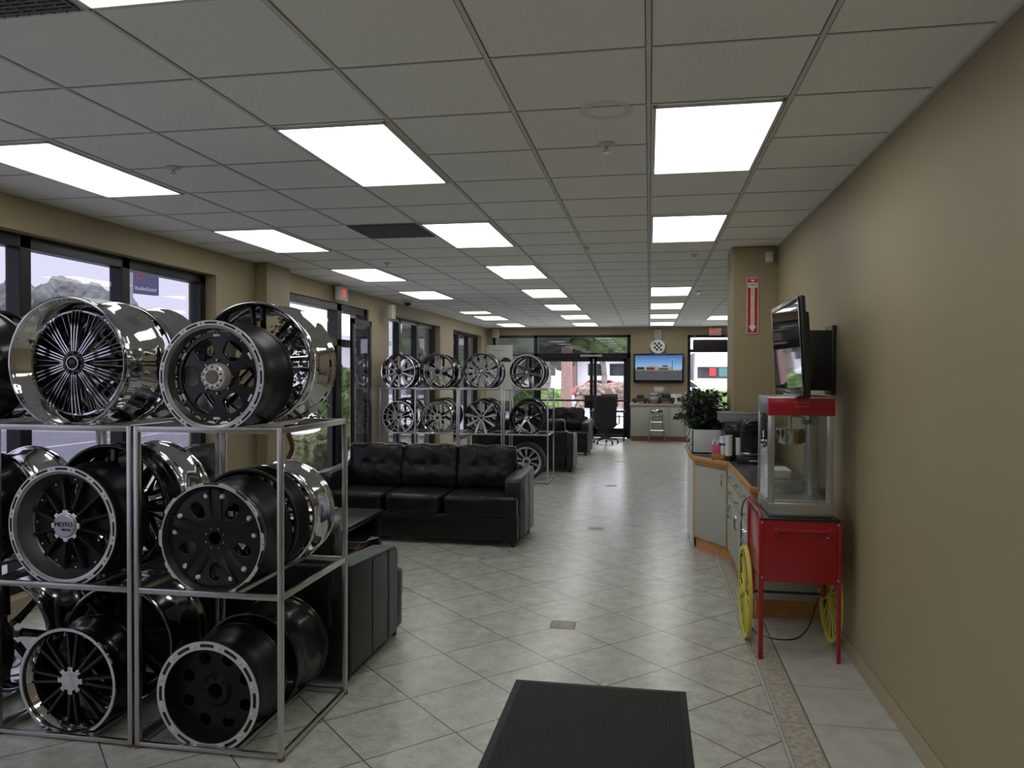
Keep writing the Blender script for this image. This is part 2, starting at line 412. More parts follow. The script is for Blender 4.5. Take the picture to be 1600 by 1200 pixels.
# windows -----------------------------------------------------------
def window_x(name, xg, y0, y1, z0, z1, posts, rails=(), fw=.07, dep=.11, pw=.09, gm=None):
    """window in a wall of constant x; posts: y centres; rails: z centres"""
    fr = MB()
    fr.box(xg-dep/2, xg+dep/2, y0, y1, z1-fw, z1, .004).box(xg-dep/2, xg+dep/2, y0, y1, z0, z0+fw, .004)
    for y in [y0+fw/2, y1-fw/2]: fr.box(xg-dep/2, xg+dep/2, y-fw/2, y+fw/2, z0, z1, .004)
    for y in posts: fr.box(xg-dep/2-.01, xg+dep/2, y-pw/2, y+pw/2, z0, z1, .004)
    for z in rails: fr.box(xg-dep/2, xg+dep/2, y0, y1, z-.05, z+.05, .004)
    o = struct(name, fr, M_FRAME)
    ys = [y0+fw] + sorted(posts) + [y1-fw]
    for a, b in zip(ys[:-1], ys[1:]):
        MB().box(xg-.003, xg+.003, a, b, z0+fw, z1-fw).build('pane', gm or M_TGLASS, o, 0)
    return o
window_x('window_1', WL-.17, -1.5, 7.0, .12, ZT, [0.1, 1.8, 3.25, 4.76, 5.82], fw=.09, pw=.10)
window_x('window_2', WL-.17, 12.13, 15.3, .12, ZT, [13.05, 14.1], pw=.12)
window_x('window_3', WL-.17, 16.35, 19.3, .12, ZT, [17.3, 18.3], pw=.12)
# entry storefront on the left wall with a door leaf
o = window_x('window_4', WL-.10, 8.47, 11.2, .02, ZT, [10.15], rails=(2.09,), fw=.10, pw=.16, dep=.14, gm=glass('entry_glass', (.62, .62, .66)))
dl = MB(); xg = WL-.10
for a, b in ((8.60, 8.70), (10.00, 10.08)): dl.box(xg-.02, xg+.03, a, b, .05, 2.04, .004)
dl.box(xg-.02, xg+.03, 8.6, 10.08, .05, .25, .004).box(xg-.02, xg+.03, 8.6, 10.08, 1.96, 2.04, .004)
dl.box(xg+.03, xg+.07, 8.72, 9.98, 1.0, 1.04, .006)
struct('door_1', dl, M_FRAME)
# open door leaf swung inward, seen as the dark glazed panel right of the entry post
dr = struct('door_2', MB().box(WL+.02, WL+.06, 10.42, 10.50, .03, 2.45, .004).box(WL+.02, WL+.06, 11.10, 11.18, .03, 2.45, .004).box(WL+.02, WL+.06, 10.42, 11.18, .03, .25, .004).box(WL+.02, WL+.06, 10.42, 11.18, 2.37, 2.45, .004), M_FRAME)
MB().box(WL+.037, WL+.043, 10.5, 11.1, .25, 2.37).build('pane', M_GLASS, dr, 0)

# end storefront
def frame_y(name, yg, bars, panes, m=M_FRAME, dep=.11):
    fr = MB()
    for (x0, x1, z0, z1) in bars: fr.box(x0, x1, yg-dep/2, yg+dep/2, z0, z1, .004)
    o = struct(name, fr, m)
    for (x0, x1, z0, z1) in panes: MB().box(x0, x1, yg-.003, yg+.003, z0, z1).build('pane', M_TGLASS if z1 > 2.12 and x1 < 0 else M_GLASS, o, 0)
    return o
YG = 20.06
frame_y('window_5', YG, [(-4.08, -.47, 2.60, 2.67), (-4.08, -2.91, 2.13, 2.17), (-4.08, -4.00, 0, 2.67), (-.56, -.47, 0, 2.67), (-2.98, -2.88, 0, 2.67), (-2.98, -.47, 2.06, 2.20), (-4.08, -2.9, 0, .14), (-1.53, -1.32, 2.06, 2.2)],
        [(-4.0, -2.95, .14, 2.14), (-4.0, -2.95, 2.16, 2.6), (-2.9, -.56, 2.2, 2.6)])
def leaf(name, x0, x1, hx):
    o = frame_y(name, YG, [(x0, x0+.085, .02, 2.06), (x1-.085, x1, .02, 2.06), (x0, x1, 1.98, 2.06), (x0, x1, .02, .26)], [(x0+.085, x1-.085, .26, 1.98)], dep=.05)
    MB().box(hx-.10, hx+.10, YG-.10, YG-.03, .78, 1.12, .01).build('push_handle', M_FRAME, o)
    return o
leaf('door_3', -2.88, -1.43, -1.55); leaf('door_4', -1.42, -.56, -1.38)
struct('door_5', MB().box(-2.86, -.58, YG-.16, YG-.03, .95, 1.0, .01), M_FRAME)
frame_y('window_6', YG, [(.955, 2.5, 2.585, 2.655), (.955, 1.03, .12, 2.655), (2.43, 2.5, .12, 2.655), (.955, 2.5, 2.215, 2.29), (.955, 2.5, .12, .2)], [(1.03, 2.43, .2, 2.22), (1.03, 2.43, 2.29, 2.585)])

# ---------------------------------------------------------------- ceiling fittings
def ceiling_light(c, r, label, rows=2):
    x0, x1 = GX0+c*G+.03, GX0+(c+1)*G-.03; y0, y1 = GY0+r*G+.03, GY0+(r+rows)*G-.03
    t = thing('ceiling_light', label, 'ceiling light', ((x0+x1)/2, (y0+y1)/2, CE-.004), group='fluorescent ceiling panels')
    hx, hy = (x1-x0)/2, (y1-y0)/2
    fr = MB()
    for a in ((-hx-.012, -hx+.004, -hy-.012, hy+.012), (hx-.004, hx+.012, -hy-.012, hy+.012), (-hx-.012, hx+.012, -hy-.012, -hy+.004), (-hx-.012, hx+.012, hy-.004, hy+.012)):
        fr.box(*a, -.010, .002, .002)
    fr.build('frame', M_TBAR, t)
    MB().box(-hx, hx, -hy, hy, -.005, -.001).build('diffuser', M_LIGHT, t, 0)
ORD = ['nearest', 'second', 'third', 'fourth', 'fifth', 'sixth', 'seventh', 'eighth']
for i, r in enumerate((1, 5, 13, 17, 21, 25)):
    ceiling_light(0, r, '%s square-looking lit ceiling panel in the row above the tan wall' % ORD[i])
mid = (-3, 1, 5, 9, 13, 17, 21, 25)
for i, r in enumerate(mid):
    ceiling_light(-3, r, ('lit ceiling panel cut off by the top edge beside the dark grille' if r == -3 else '%s full lit panel in the middle row along the showroom ceiling' % ORD[i-1]))
for i, (r, n) in enumerate(((1, 2), (5, 2), (9, 2), (13, 2), (19, 1), (21, 2), (25, 2))):
    ceiling_light(-6, r, '%s lit ceiling panel in the row beside the window wall' % ORD[i], n)
ceiling_light(2, 22, 'lone lit ceiling panel partly hidden by the tan pier')
for c, r, l in ((0, -3, 'right row, just overhead'), (-6, -3, 'window row, just overhead'), (0, -8, 'right row, well behind'), (-3, -8, 'middle row, well behind'), (-6, -8, 'window row, well behind')):
    ceiling_light(c, r, 'added lit ceiling panel out of view behind the camera, ' + l)  # unseen panels added behind the camera to light the room

def grille(c, r, label):
    x0, y0 = GX0+c*G+.02, GY0+r*G+.02; s = G-.04
    t = thing('ceiling_vent', label, 'air vent', (x0+s/2, y0+s/2, CE-.004))
    MB().box(-s/2, s/2, -s/2, s/2, -.003, 0).build('backing', mat('vent_dark', (.05, .05, .05), .8), t, 0)
    sl = MB()
    for k in range(24): sl.box(-s/2, s/2, -s/2+k*s/24, -s/2+k*s/24+.010, -.009, -.003)
    for k in range(13): sl.box(-s/2+k*s/12-.003, -s/2+k*s/12+.003, -s/2, s/2, -.010, -.004)
    sl.build('louvre', mat('vent_grey', (.16, .16, .155), .6), t, 0)
grille(-4, 5, 'dark square air grille in the ceiling beside the second middle panel')
grille(-4, -2, 'dark air grille at the top left corner of the ceiling')
def sprinkler(x, y, label):
    t = thing('sprinkler', label, 'sprinkler', (x, y, CE), group='ceiling sprinklers')
    MB().lathe([(.0, -.001), (.042, -.002), (.045, -.006), (.030, -.014), (0, -.016)], 'Z', 24, False).build('escutcheon', M_TBAR, t)
    h = MB().cyl((0, 0, -.012), (0, 0, -.036), .008, n=10).lathe([(0, -.048), (.022, -.048), (.022, -.051), (0, -.051)], 'Z', 16, False)
    h.tube([(-.014, 0, -.03), (-.018, 0, -.036), (0, 0, -.048)], .0025, 6).tube([(.014, 0, -.03), (.018, 0, -.036), (0, 0, -.048)], .0025, 6)
    h.build('nozzle', M_SST, t)
for x, y, l in ((-.225, 4.07, 'sprinkler head beside the big right-hand ceiling panel, nearest of all'), (-2.75, 4.11, 'sprinkler head between the left and middle ceiling panels, near'),
                (-2.82, 8.05, 'sprinkler head farther down between the left and middle panel rows'), (.44, 7.95, 'sprinkler head on the ceiling just left of the tan pier'), (.70, 11.5, 'small sprinkler head deep along the right row of panels')):
    sprinkler(x, y, l)
MB().lathe([(.085, 0), (.115, -.003), (.125, 0)], 'Z', 40, True).build('t', M_STAIN, None).name = 'ceiling_ring_mark'
o = bpy.data.objects['ceiling_ring_mark']; o.location = (-.20, 3.56, CE-.001); tag(o, 'faint round mark on a ceiling tile above the nearest sprinkler', 'ceiling mark')
t = thing('smoke_detector', 'small off-white sensor rod hanging from the ceiling grid', 'sensor', (-.60, 7.45, CE), .12)
MB().box(-.02, .02, -.10, .10, -.035, -.004, .008).build('housing', M_TRIMW, t); MB().box(-.008, .008, -.06, .06, -.045, -.034, .004).build('lens', M_WHITE, t)
t = thing('security_camera', 'dark dome security camera on the ceiling by the window wall', 'camera', (-3.95, 12.3, CE))
MB().lathe([(0, 0), (.09, 0), (.09, -.03), (.075, -.04)], 'Z', 24, False).build('mount', M_TRIMW, t)
MB().sphere((0, 0, -.035), .065, (1, 1, .9)).build('dome', M_BLK, t)

def exit_sign(loc, rz, label, wd=.30, ht=.19):
    t = thing('exit_sign', label, 'exit sign', loc, rz)
    MB().box(-wd/2, wd/2, 0, .07, -ht/2, ht/2, .012).build('housing', M_TRIMW, t)
    me = text_mesh('EXIT', .15, .004, xs=1.0); link('lettering', me, M_EXITR, t, (0, -.003, 0))
exit_sign((-4.10, 9.95, 2.745), PI/2, 'exit sign box on the left wall above the entry, seen from the side')
exit_sign((1.63, 19.92, 2.735), 0, 'red exit sign above the far right window')
for o in bpy.data.objects:
    if o.name == 'lettering': o.scale = (.38, 1, 1)

# wall speakers
def wall_speaker(loc, rz, label):
    t = thing('wall_speaker', label, 'speaker', loc, rz)
    MB().box(-.08, .08, -.10, 0, -.11, .11, .012).build('cabinet', M_TRIMW, t)
    MB().box(-.065, .065, -.106, -.098, -.09, .09, .004).build('speaker_grille', mat('speaker_cloth', (.42, .40, .34), .8), t)
wall_speaker((.215, 20.0, 2.67), 0, 'small pale speaker on the end wall above the checkered clock')
wall_speaker((-4.10, 11.75, 2.64), PI/2, 'small pale speaker high on the left wall past the entry')
wall_speaker((-3.98, 19.95, 2.72), 0, 'small pale speaker high in the far left corner')
t = thing('motion_sensor', 'small white motion sensor high on the pier next to the right wall', 'sensor', (1.10, 7.55, 2.76))
MB().box(-.035, .035, -.05, 0, -.05, .05, .01).build('body', M_TRIMW, t); MB().box(-.024, .024, -.055, -.048, -.035, .0, .004).build('lens', M_WHITE, t)

# fire extinguisher sign
t = thing('fire_extinguisher_sign', 'narrow red fire extinguisher sign with arrow on the tan pier', 'sign', (.955, 7.547, 2.31))
MB().box(-.052, .052, -.004, 0, -.265, .265).build('panel', M_SIGNR, t, 0)
bd = MB()
for a in ((-.052, .052, .258, .265), (-.052, .052, -.265, -.258), (-.052, -.046, -.265, .265), (.046, .052, -.265, .265)): bd.box(a[0], a[1], -.0055, -.004, a[2], a[3])
bd.build('border', M_PAPER, t, 0)
wp = plate([[(-.017, .165), (.017, .165), (.017, -.19), (.035, -.19), (0, -.25), (-.035, -.19), (-.017, -.19)]], .0012)
link('arrow', wp, M_PAPER, t, (0, -.0055, 0))
wp = plate([[(-.032, .245), (.032, .245), (0, .222)]], .0012); link('arrow', wp, M_PAPER, t, (0, -.0055, 0))
MB().box(-.040, .040, -.0055, -.004, .168, .218).build('panel', M_PAPER, t, 0)
me = text_mesh('FIRE', .044, .001, xs=.8); link('lettering', me, M_SIGNR, t, (0, -.0062, .193))
for i, ch in enumerate('EXTINGUISHER'):
    me = text_mesh(ch, .034, .001); link('lettering', me, M_SIGNR, t, (0, -.0062, .148 - i*.0285))

# ---------------------------------------------------------------- wheels
def V(r, t, a, y): 
    """polar: radius r, tangential offset t at angle a"""
    er = Vector((math.cos(a), 0, math.sin(a))); et = Vector((-math.sin(a), 0, math.cos(a)))
    return er*r + et*t + Vector((0, y, 0)), er, et
def spoke_mesh(bars, a=0):
    """bars: list of stations [(r, t, halfwidth, y, halfthick), ...]"""
    mb = MB()
    for stn in bars:
        pts = []
        for (r, t, hw, y, ht) in stn:
            c, er, et = V(r, t, a, y); pts.append((c, et*hw, Vector((0, ht, 0))))
        mb.bar(pts)
    return mb
def lerp(a, b, t): return a+(b-a)*t
def stations(r0, r1, t0, t1, w0, w1, y0, y1, th=.012, n=6, curve=1.0):
    out = []
    for i in range(n+1):
        f = i/n; out.append((lerp(r0, r1, f), lerp(t0, t1, f), lerp(w0, w1, f), lerp(y0, y1, f**curve), th))
    return out
def rim(mb, R, D, dish, lipw=.012, nseg=64):
    """barrel with a front lip at y=0, inside step at y=dish, rear flange at y=D"""
    o = [(R-.004, 0), (R, .003), (R, .012), (R-.010, .018), (R-.016, .045), (R-.030, .060), (R-.034, D*.45), (R-.034, D*.62), (R-.018, D*.78), (R-.016, D-.03), (R-.006, D-.018), (R, D-.010), (R, D-.002), (R-.004, D)]
    i = [(R-.012, D), (R-.024, D-.02), (R-.030, D*.7), (R-.042, D*.55), (R-.042, dish+.02), (R-.026-lipw*.3, max(dish-.01, .012)), (R-.018-lipw*.3, .012), (R-lipw-.004, .004), (R-lipw, 0)]
    mb.lathe(o+i, 'Y', nseg, True)
    return mb

class Wheel:
    def __init__(s, label, R=.25, D=.26, barrel=M_CHROME, group=None, loc=(0, 0, 0), dish=.06, lipw=.012, nseg=72, name='alloy_wheel'):
        s.t = thing(name, label, 'wheel', loc, 0, group); s.R = R; s.D = D; s.dish = dish
        rim(MB(), R, D, dish, lipw, nseg).build('barrel', barrel, s.t, 40)
    def spokes(s, n, bars, m, ph=PI/2, name='spoke'):
        me = None
        for k in range(n):
            if me is None:
                o = spoke_mesh(bars).build(name, m, s.t, 30); me = o.data
            else: o = link(name, me, m, s.t)
            o.rotation_euler = (0, -(ph + 2*PI*k/n), 0)
    def hub(s, r, y, m, th=.05, cap=None, capr=.03, lugs=5, lugr=.045, lugm=M_CHROME, name='hub', domed=.012):
        mb = MB().lathe([(0, y), (r*.92, y), (r, y+.006), (r*1.02, y+th), (0, y+th)], 'Y', 40, False); mb.build(name, m, s.t)
        if cap is not None:
            MB().lathe([(0, y-domed), (capr*.6, y-domed), (capr*.92, y-domed*.6), (capr, y), (capr, y+.004), (0, y+.004)], 'Y', 32, False).build('centre_cap', cap, s.t)
        if lugs:
            me = None
            for k in range(lugs):
                a = 2*PI*k/lugs + PI/2
                if me is None:
                    o = MB().cyl((0, .004, 0), (0, -.009, 0), .008, n=6).build('lug_nut', lugm, s.t); me = o.data
                else: o = link('lug_nut', me, lugm, s.t)
                o.location = (lugr*math.cos(a), y, lugr*math.sin(a))
    def ring(s, r0, r1, m, slots=0, holes=0, y=-.003, th=.006, slotw=.006, frac=.6, scallop=0, name='beadlock_ring', ph=0, holer=.004, pairs=0):
        N = 144
        if scallop:
            out = [((r1 - (.010 if (math.cos(scallop*2*PI*k/N+ph) < -.1) else 0))*math.cos(2*PI*k/N), (r1 - (.010 if (math.cos(scallop*2*PI*k/N+ph) < -.1) else 0))*math.sin(2*PI*k/N)) for k in range(N)]
        else: out = circ(r1, 96)
        loops = [out, circ(r0, 96)]
        rm = (r0+r1)/2
        for k in range(slots):
            a = 2*PI*k/slots; w_ = PI/slots*frac; loops.append(slot(rm, a-w_, a+w_, slotw))
        for k in range(holes):
            a = 2*PI*(k+.5)/holes; loops.append(circ(holer, 10, rm*math.cos(a), rm*math.sin(a)))
        for k in range(pairs):
            for d in (-.05, .05):
                a = 2*PI*(k)/pairs + d - ph/pairs; loops.append(circ(holer, 10, (rm+.003)*math.cos(a), (rm+.003)*math.sin(a)))
        me = plate(loops, th); o = link(name, me, m, s.t, (0, y, 0)); return o
    def bolts(s, n, r, y, m, size=.005, ph=0, name='rivet', L=.006, sides=8):
        me = None
        for k in range(n):
            a = 2*PI*(k+ph)/n
            if me is None:
                o = MB().lathe([(0, -L), (size*.7, -L*.9), (size, -L*.3), (size, .002), (0, .002)], 'Y', sides, False).build(name, m, s.t); me = o.data
            else: o = link(name, me, m, s.t)
            o.location = (r*math.cos(a), y, r*math.sin(a))
    def edge(s):
        R = s.R; MB().lathe([(R+.001, -.001), (R+.001, .014), (R-.004, .016), (R-.012, .008), (R-.012, -.001)], 'Y', 64, True).build('rim_lip', M_CHROME, s.t); return s
    def tyre(s, m=M_TIRE, w_=.2, thick=.055):
        R = s.R; MB().lathe([(R-.004, .004), (R+.02, -.012), (R+thick*.8, .004), (R+thick, .03), (R+thick, w_-.03), (R+thick*.8, w_-.004), (R+.02, w_+.01), (R-.004, w_-.004)], 'Y', 64, True).build('tyre', m, s.t)

S1 = .7175   # top of middle supports
XR = {1: -1.885, 2: -2.605, 3: -3.33}
YF, YR = 3.06, 3.765   # front and back post centres
ZS = (.03, .715, 1.43)
def seat(R, lvl): return ZS[lvl] + math.sqrt(R*R - .12*.12) + .001

# A: big chrome multi-spoke
R = .303; W = Wheel('large all-chrome deep-dish wheel with fanned thin spokes on the rack top', R, .31, M_CHROME, 'wheels on the front rack', (XR[2]-.005, 3.09, seat(R, 2)), dish=.10, lipw=.010)
MB().lathe([(R-.009, .0), (R-.014, .004), (R-.030, .022), (.252, .060), (.244, .072), (.236, .074), (.236, .090), (.262, .090), (R-.020, .030), (R-.010, .008)], 'Y', 96, True).build('dish_lip', M_CHROME, W.t)
MB().lathe([(.256, .095), (.256, .29), (.252, .29), (.252, .095)], 'Y', 72, True).build('shade_liner', M_DKB, W.t)  # added dark sleeve: shade inside the barrel is put into its colour
W.spokes(10, [stations(.055, .240, t0, t1, .0040, .0048, .062, .078, .012, 7, 2.0) for t0, t1 in ((-.010, -.020), (0, 0), (.010, .020))], M_CHROME)
W.spokes(10, [stations(.062, .240, t0, t1, .0016, .0020, .085, .092, .008, 5, 2) for t0, t1 in ((-.005, -.016), (.005, .016))], M_DKCH, PI/2+PI/10, 'thin_spoke')
W.spokes(10, [stations(.058, .10, 0, 0, .012, .004, .078, .088, .008, 3)], M_DKCH, PI/2+PI/10, 'spoke_root')
W.hub(.064, .055, M_BLK, .07, M_BLK, .030, 10, .047, M_BLK)
MB().lathe([(.028, .040), (.031, .040), (.031, .050), (.028, .050)], 'Y', 32, True).build('cap_ring', M_CHROME, W.t)
# A2 behind
def rear_chrome(label, R, loc, D=.30, sp=8, m=M_CHROME, sm=M_CHROME, w=.018, dish=.05):
    W = Wheel(label, R, D, m, 'wheels on the front rack', loc, dish=dish, lipw=.010)
    W.spokes(sp, [stations(.05, R-.03, -.018, -.028, w*.6, w*.8, .075, .045, .014, 5, 1.5), stations(.05, R-.03, .018, .028, w*.6, w*.8, .075, .045, .014, 5, 1.5)], sm)
    W.hub(.065, .07, sm, .06, M_CHROME, .035, 6, .05, M_DKCH)
    MB().lathe([(R-.046, .085), (R-.046, D-.02), (R-.050, D-.02), (R-.050, .085)], 'Y', 64, True).build('shade_liner', M_DKB, W.t)  # dark sleeve added to paint the shaded inside of the barrel
    return W
rear_chrome('chrome wheel hidden behind the big fanned-spoke wheel on the rack top', .303, (XR[2]-.005, 3.45, seat(.303, 2)), sm=M_BLK)
# B: black eight window with slotted machined ring
R = .247; W = Wheel('black wheel with slotted silver ring and chrome centre on the rack top', R, .29, M_BARREL, 'wheels on the front rack', (XR[1]+.002, 3.08, seat(R, 2)), dish=.05, lipw=.014)
W.ring(R-.020, R+.001, M_MACH, 16, 16, slotw=.0045, frac=.62)
MB().lathe([(R-.0205, .001), (R-.033, .006), (R-.040, .050), (R-.050, .054), (R-.052, .062), (R-.028, .062), (R-.0195, .006)], 'Y', 72, True).build('machined_lip', mat('brushed_dark_lip', (.34, .34, .345), .33, .95), W.t)
N = 6; lo = [circ(R-.044, 72)]
for k in range(N):
    a = 2*PI*k/N
    pts = []
    for q in range(28):
        u = 2*PI*q/28; cx_, cz_ = .131 + .040*math.copysign(abs(math.cos(u))**.7, math.cos(u)), (.043 + .008*math.cos(u))*math.copysign(abs(math.sin(u))**.7, math.sin(u))
        pts.append((cx_*math.cos(a)-cz_*math.sin(a), cx_*math.sin(a)+cz_*math.cos(a)))
    lo.append(pts)
link('disc_face', plate(lo, .02, .003), M_BLK, W.t, (0, .06, 0))
W.ring(R-.070, R-.040, M_BLK, 0, 0, y=.050, th=.012, name='inner_ring', scallop=20); W.bolts(20, R-.050, .050, M_BOLT, .0040)
me = None
for k in range(6):
    a = 2*PI*(k+.5)/6
    o = MB().box(-.006, .006, .044, .052, -.017, .017, .002).build('silver_inset', M_MACH, W.t) if me is None else link('silver_inset', me, M_MACH, W.t)
    me = o.data; o.location = (.184*math.cos(a), 0, .184*math.sin(a)); o.rotation_euler = (0, -a, 0)
MB().lathe([(0, .008), (.046, .008), (.056, .016), (.060, .03), (.062, .064), (0, .064)], 'Y', 36, False).build('hub', M_BOLT, W.t)
MB().lathe([(0, .003), (.029, .003), (.032, .010), (0, .010)], 'Y', 32, False).build('centre_cap', mat('cap_bronze', (.20, .18, .15), .35, .8), W.t)
W.bolts(10, .043, .008, M_CHROME, .007, .5, 'lug_nut', .010, 6)
W.bolts(8, .074, .058, M_CHROME, .008, 0, 'lug_nut', .012, 6)
# B2: chrome twin spoke behind
rear_chrome('chrome wheel with paired spokes behind the black one on the rack top', .303, (XR[1], 3.44, seat(.303, 2)), .30, 8, M_CHROME, mat('navy_black_gloss', (.02, .02, .035), .15, .6, .5), .016)
# L top
W = Wheel('black wheel cut off at the left edge on the rack top', .29, .28, M_BLK, 'wheels on the front rack', (XR[3], 3.09, seat(.29, 2)), dish=.08)
W.spokes(8, [stations(.05, .262, 0, 0, .03, .02, .05, .08, .014, 5)], M_BLK); W.hub(.07, .05, M_BLK, .05, M_CHROME, .035)
W = rear_chrome('black rear wheel at the left end of the rack top', .29, (XR[3]+.01, 3.45, seat(.29, 2)), .28, 6, M_BLK, M_BLK)

# C: bead-lock ring with lettering cap
R = .275; W = Wheel('black wheel with studded face, slotted ring and lettered silver cap', R, .24, M_BARREL, 'wheels on the front rack', (XR[2]-.02, 3.08, seat(R, 1)), dish=.10, lipw=.014)
W.ring(R-.022, R+.001, M_MACH, 16, 16, slotw=.0055, frac=.62)
MB().lathe([(R-.0225, .001), (R-.034, .006), (.222, .078), (.217, .084), (.217, .098), (.240, .098), (R-.031, .03), (R-.021, .006)], 'Y', 72, True).build('machined_lip', mat('brushed_dark_lip', (.40, .40, .41), .35, .9), W.t)
N = 6; lo = [circ(.222, 72)]
for k in range(N):
    a = 2*PI*k/N + PI/2; w_ = PI/N*.50
    lo.append([(.180*math.cos(a + (j-4)/4*w_), .180*math.sin(a + (j-4)/4*w_)) for j in range(9)] + [(.120*math.cos(a - (j-3)/3*w_*.5), .120*math.sin(a - (j-3)/3*w_*.5)) for j in range(7)])
link('disc_face', plate(lo, .022, .003), M_MBLK, W.t, (0, .088, 0))
W.spokes(12, [stations(.07, .212, 0, 0, .010, .012, .055, .080, .014, 4)], M_MBLK, PI/12, 'spoke_rib')
W.bolts(24, .204, .088, M_BOLT, .0055)
lobes = [((.062 + (.012 if math.cos(8*2*PI*k/128) > 0 else 0))*math.cos(2*PI*k/128), (.062 + (.012 if math.cos(8*2*PI*k/128) > 0 else 0))*math.sin(2*PI*k/128)) for k in range(128)]
link('hub', plate([lobes], .05, .002), M_CHROME, W.t, (0, .02, 0))
MB().lathe([(0, .010), (.048, .010), (.055, .015), (.055, .022), (0, .022)], 'Y', 48, False).build('centre_cap', mat('cap_satin_silver', (.42, .43, .47), .4, .7), W.t)
link('lettering', text_mesh('MOTO', .031, .002), M_BPL, W.t, (.0, .008, .007)); link('lettering', text_mesh('METAL', .016, .002), M_BPL, W.t, (.014, .008, -.016))
# C2: large black wheel and C3 chrome behind
W = Wheel('large black wheel standing behind the lettered-cap wheel', .312, .14, M_BLK, 'wheels on the front rack', (XR[2]+.012, 3.34, seat(.312, 1)), dish=.05)
W.spokes(8, [stations(.06, .285, 0, 0, .025, .018, .03, .05, .012, 4)], M_BLK); W.hub(.075, .03, M_BLK, .05, M_BLK, .03, 8, .055)
rear_chrome('chrome wheel at the back of the middle shelf, left bay', .305, (XR[2]+.01, 3.49, seat(.305, 1)), .26, 10)
# D: black with scalloped ring and eight silver bolts
R = .249; W = Wheel('black wheel with pairs of round silver bolts and scalloped silver edge', R, .27, M_BARREL, 'wheels on the front rack', (XR[1], 3.08, seat(R, 1)), dish=.03, lipw=.01)
W.ring(R-.013, R+.002, M_MACH, 0, 0, y=-.004, scallop=10, pairs=10, holer=.0032)
N = 5; lo = [circ(R-.014, 72)]
for k in range(N):
    a = 2*PI*k/N + PI/2 + PI/5; lo.append([(.140*math.cos(a)+x*.040*math.cos(a)-z*.026*math.sin(a), .150*math.sin(a)+x*.040*math.sin(a)+z*.026*math.cos(a)) for x, z in circ(1, 20)])
link('disc_face', plate(lo, .025, .004), M_BLK, W.t, (0, .03, 0))
W.spokes(5, [stations(.04, .215, -.02, -.03, .018, .012, .050, .030, .012, 6, .6), stations(.04, .215, .02, .03, .018, .012, .050, .030, .012, 6, .6)], M_BLK, PI/2)
for k in range(5):
    for d in (-.20, .20):
        a = 2*PI/5*k + PI/2 + d
        o = MB().lathe([(0, -.012), (.008, -.012), (.0125, -.006), (.0125, .004), (0, .004)], 'Y', 14, False).build('silver_bolt', M_BOLT, W.t); o.location = ((R-.058)*math.cos(a), .030, (R-.058)*math.sin(a))
MB().lathe([(0, .030), (.028, .030), (.040, .036), (.062, .052), (.070, .085), (0, .085)], 'Y', 40, False).build('hub', M_BLK, W.t)
W.bolts(8, .045, .036, M_DKCH, .006, .5, 'lug_nut', .008, 6)
W = Wheel('black barrel wheel pressed behind the silver-bolted wheel', .262, .14, M_BARREL, 'wheels on the front rack', (XR[1]+.002, 3.37, seat(.262, 1)), dish=.05); W.hub(.075, .05, M_BLK, .04, None, .03, 8, .055)
W.spokes(8, [stations(.06, .235, 0, 0, .022, .016, .05, .05, .012, 3)], M_BLK)
rear_chrome('chrome-barrelled wheel at the back of the middle shelf, right bay', .262, (XR[1]+.02, 3.53, seat(.262, 1)), .24, 8)
# L middle
W = Wheel('black wheel with a chrome cap cut off at the left on the middle shelf', .295, .27, M_BLK, 'wheels on the front rack', (XR[3]+.012, 3.09, seat(.295, 1)), dish=.04)
W.spokes(7, [stations(.05, .268, 0, 0, .034, .02, .03, .04, .014, 5)], M_BLK, .3); W.hub(.06, .02, M_BLK, .05, M_CHROME, .045, 7, .05)
rear_chrome('chrome wheel at the back left of the middle shelf', .285, (XR[3]-.03, 3.44, seat(.285, 1)), .30, 8)
# E: chrome lip black split spokes
R = .248; W = Wheel('bottom-shelf wheel with thin chrome lip, black split spokes, notched chrome cap', R, .22, M_BLK, 'wheels on the front rack', (XR[2]-.008, 3.09, seat(R, 0)), dish=.05, lipw=.012)
MB().lathe([(R+.001, -.001), (R+.002, .010), (R-.014, .030), (R-.034, .046), (R-.038, .044), (R-.022, .014), (R-.012, -.001)], 'Y', 80, True).build('chrome_lip', M_CHROME, W.t)
W.spokes(8, [stations(.05, R-.034, -.008, -.026, .012, .010, .04, .046, .012, 5), stations(.05, R-.034, .008, .026, .012, .010, .04, .046, .012, 5)], M_BLK, PI/2)
W.bolts(8, R-.040, .040, M_CHROME, .006, .25); W.bolts(8, R-.040, .040, M_CHROME, .004, .6)
lobes = [((.046 + (.018 if math.cos(8*2*PI*k/160) > -.3 else 0))*math.cos(2*PI*k/160), (.046 + (.018 if math.cos(8*2*PI*k/160) > -.3 else 0))*math.sin(2*PI*k/160)) for k in range(160)]
link('centre_cap', plate([lobes], .025, .002), M_CHROME, W.t, (0, .018, 0)); W.hub(.06, .042, M_BLK, .04, None, .03, 0)
rear_chrome('chrome and black wheel behind the notched-cap wheel, bottom shelf', .30, (XR[2]+.0, 3.42, seat(.30, 0)), .31, 9, M_DKCH, M_BLK)
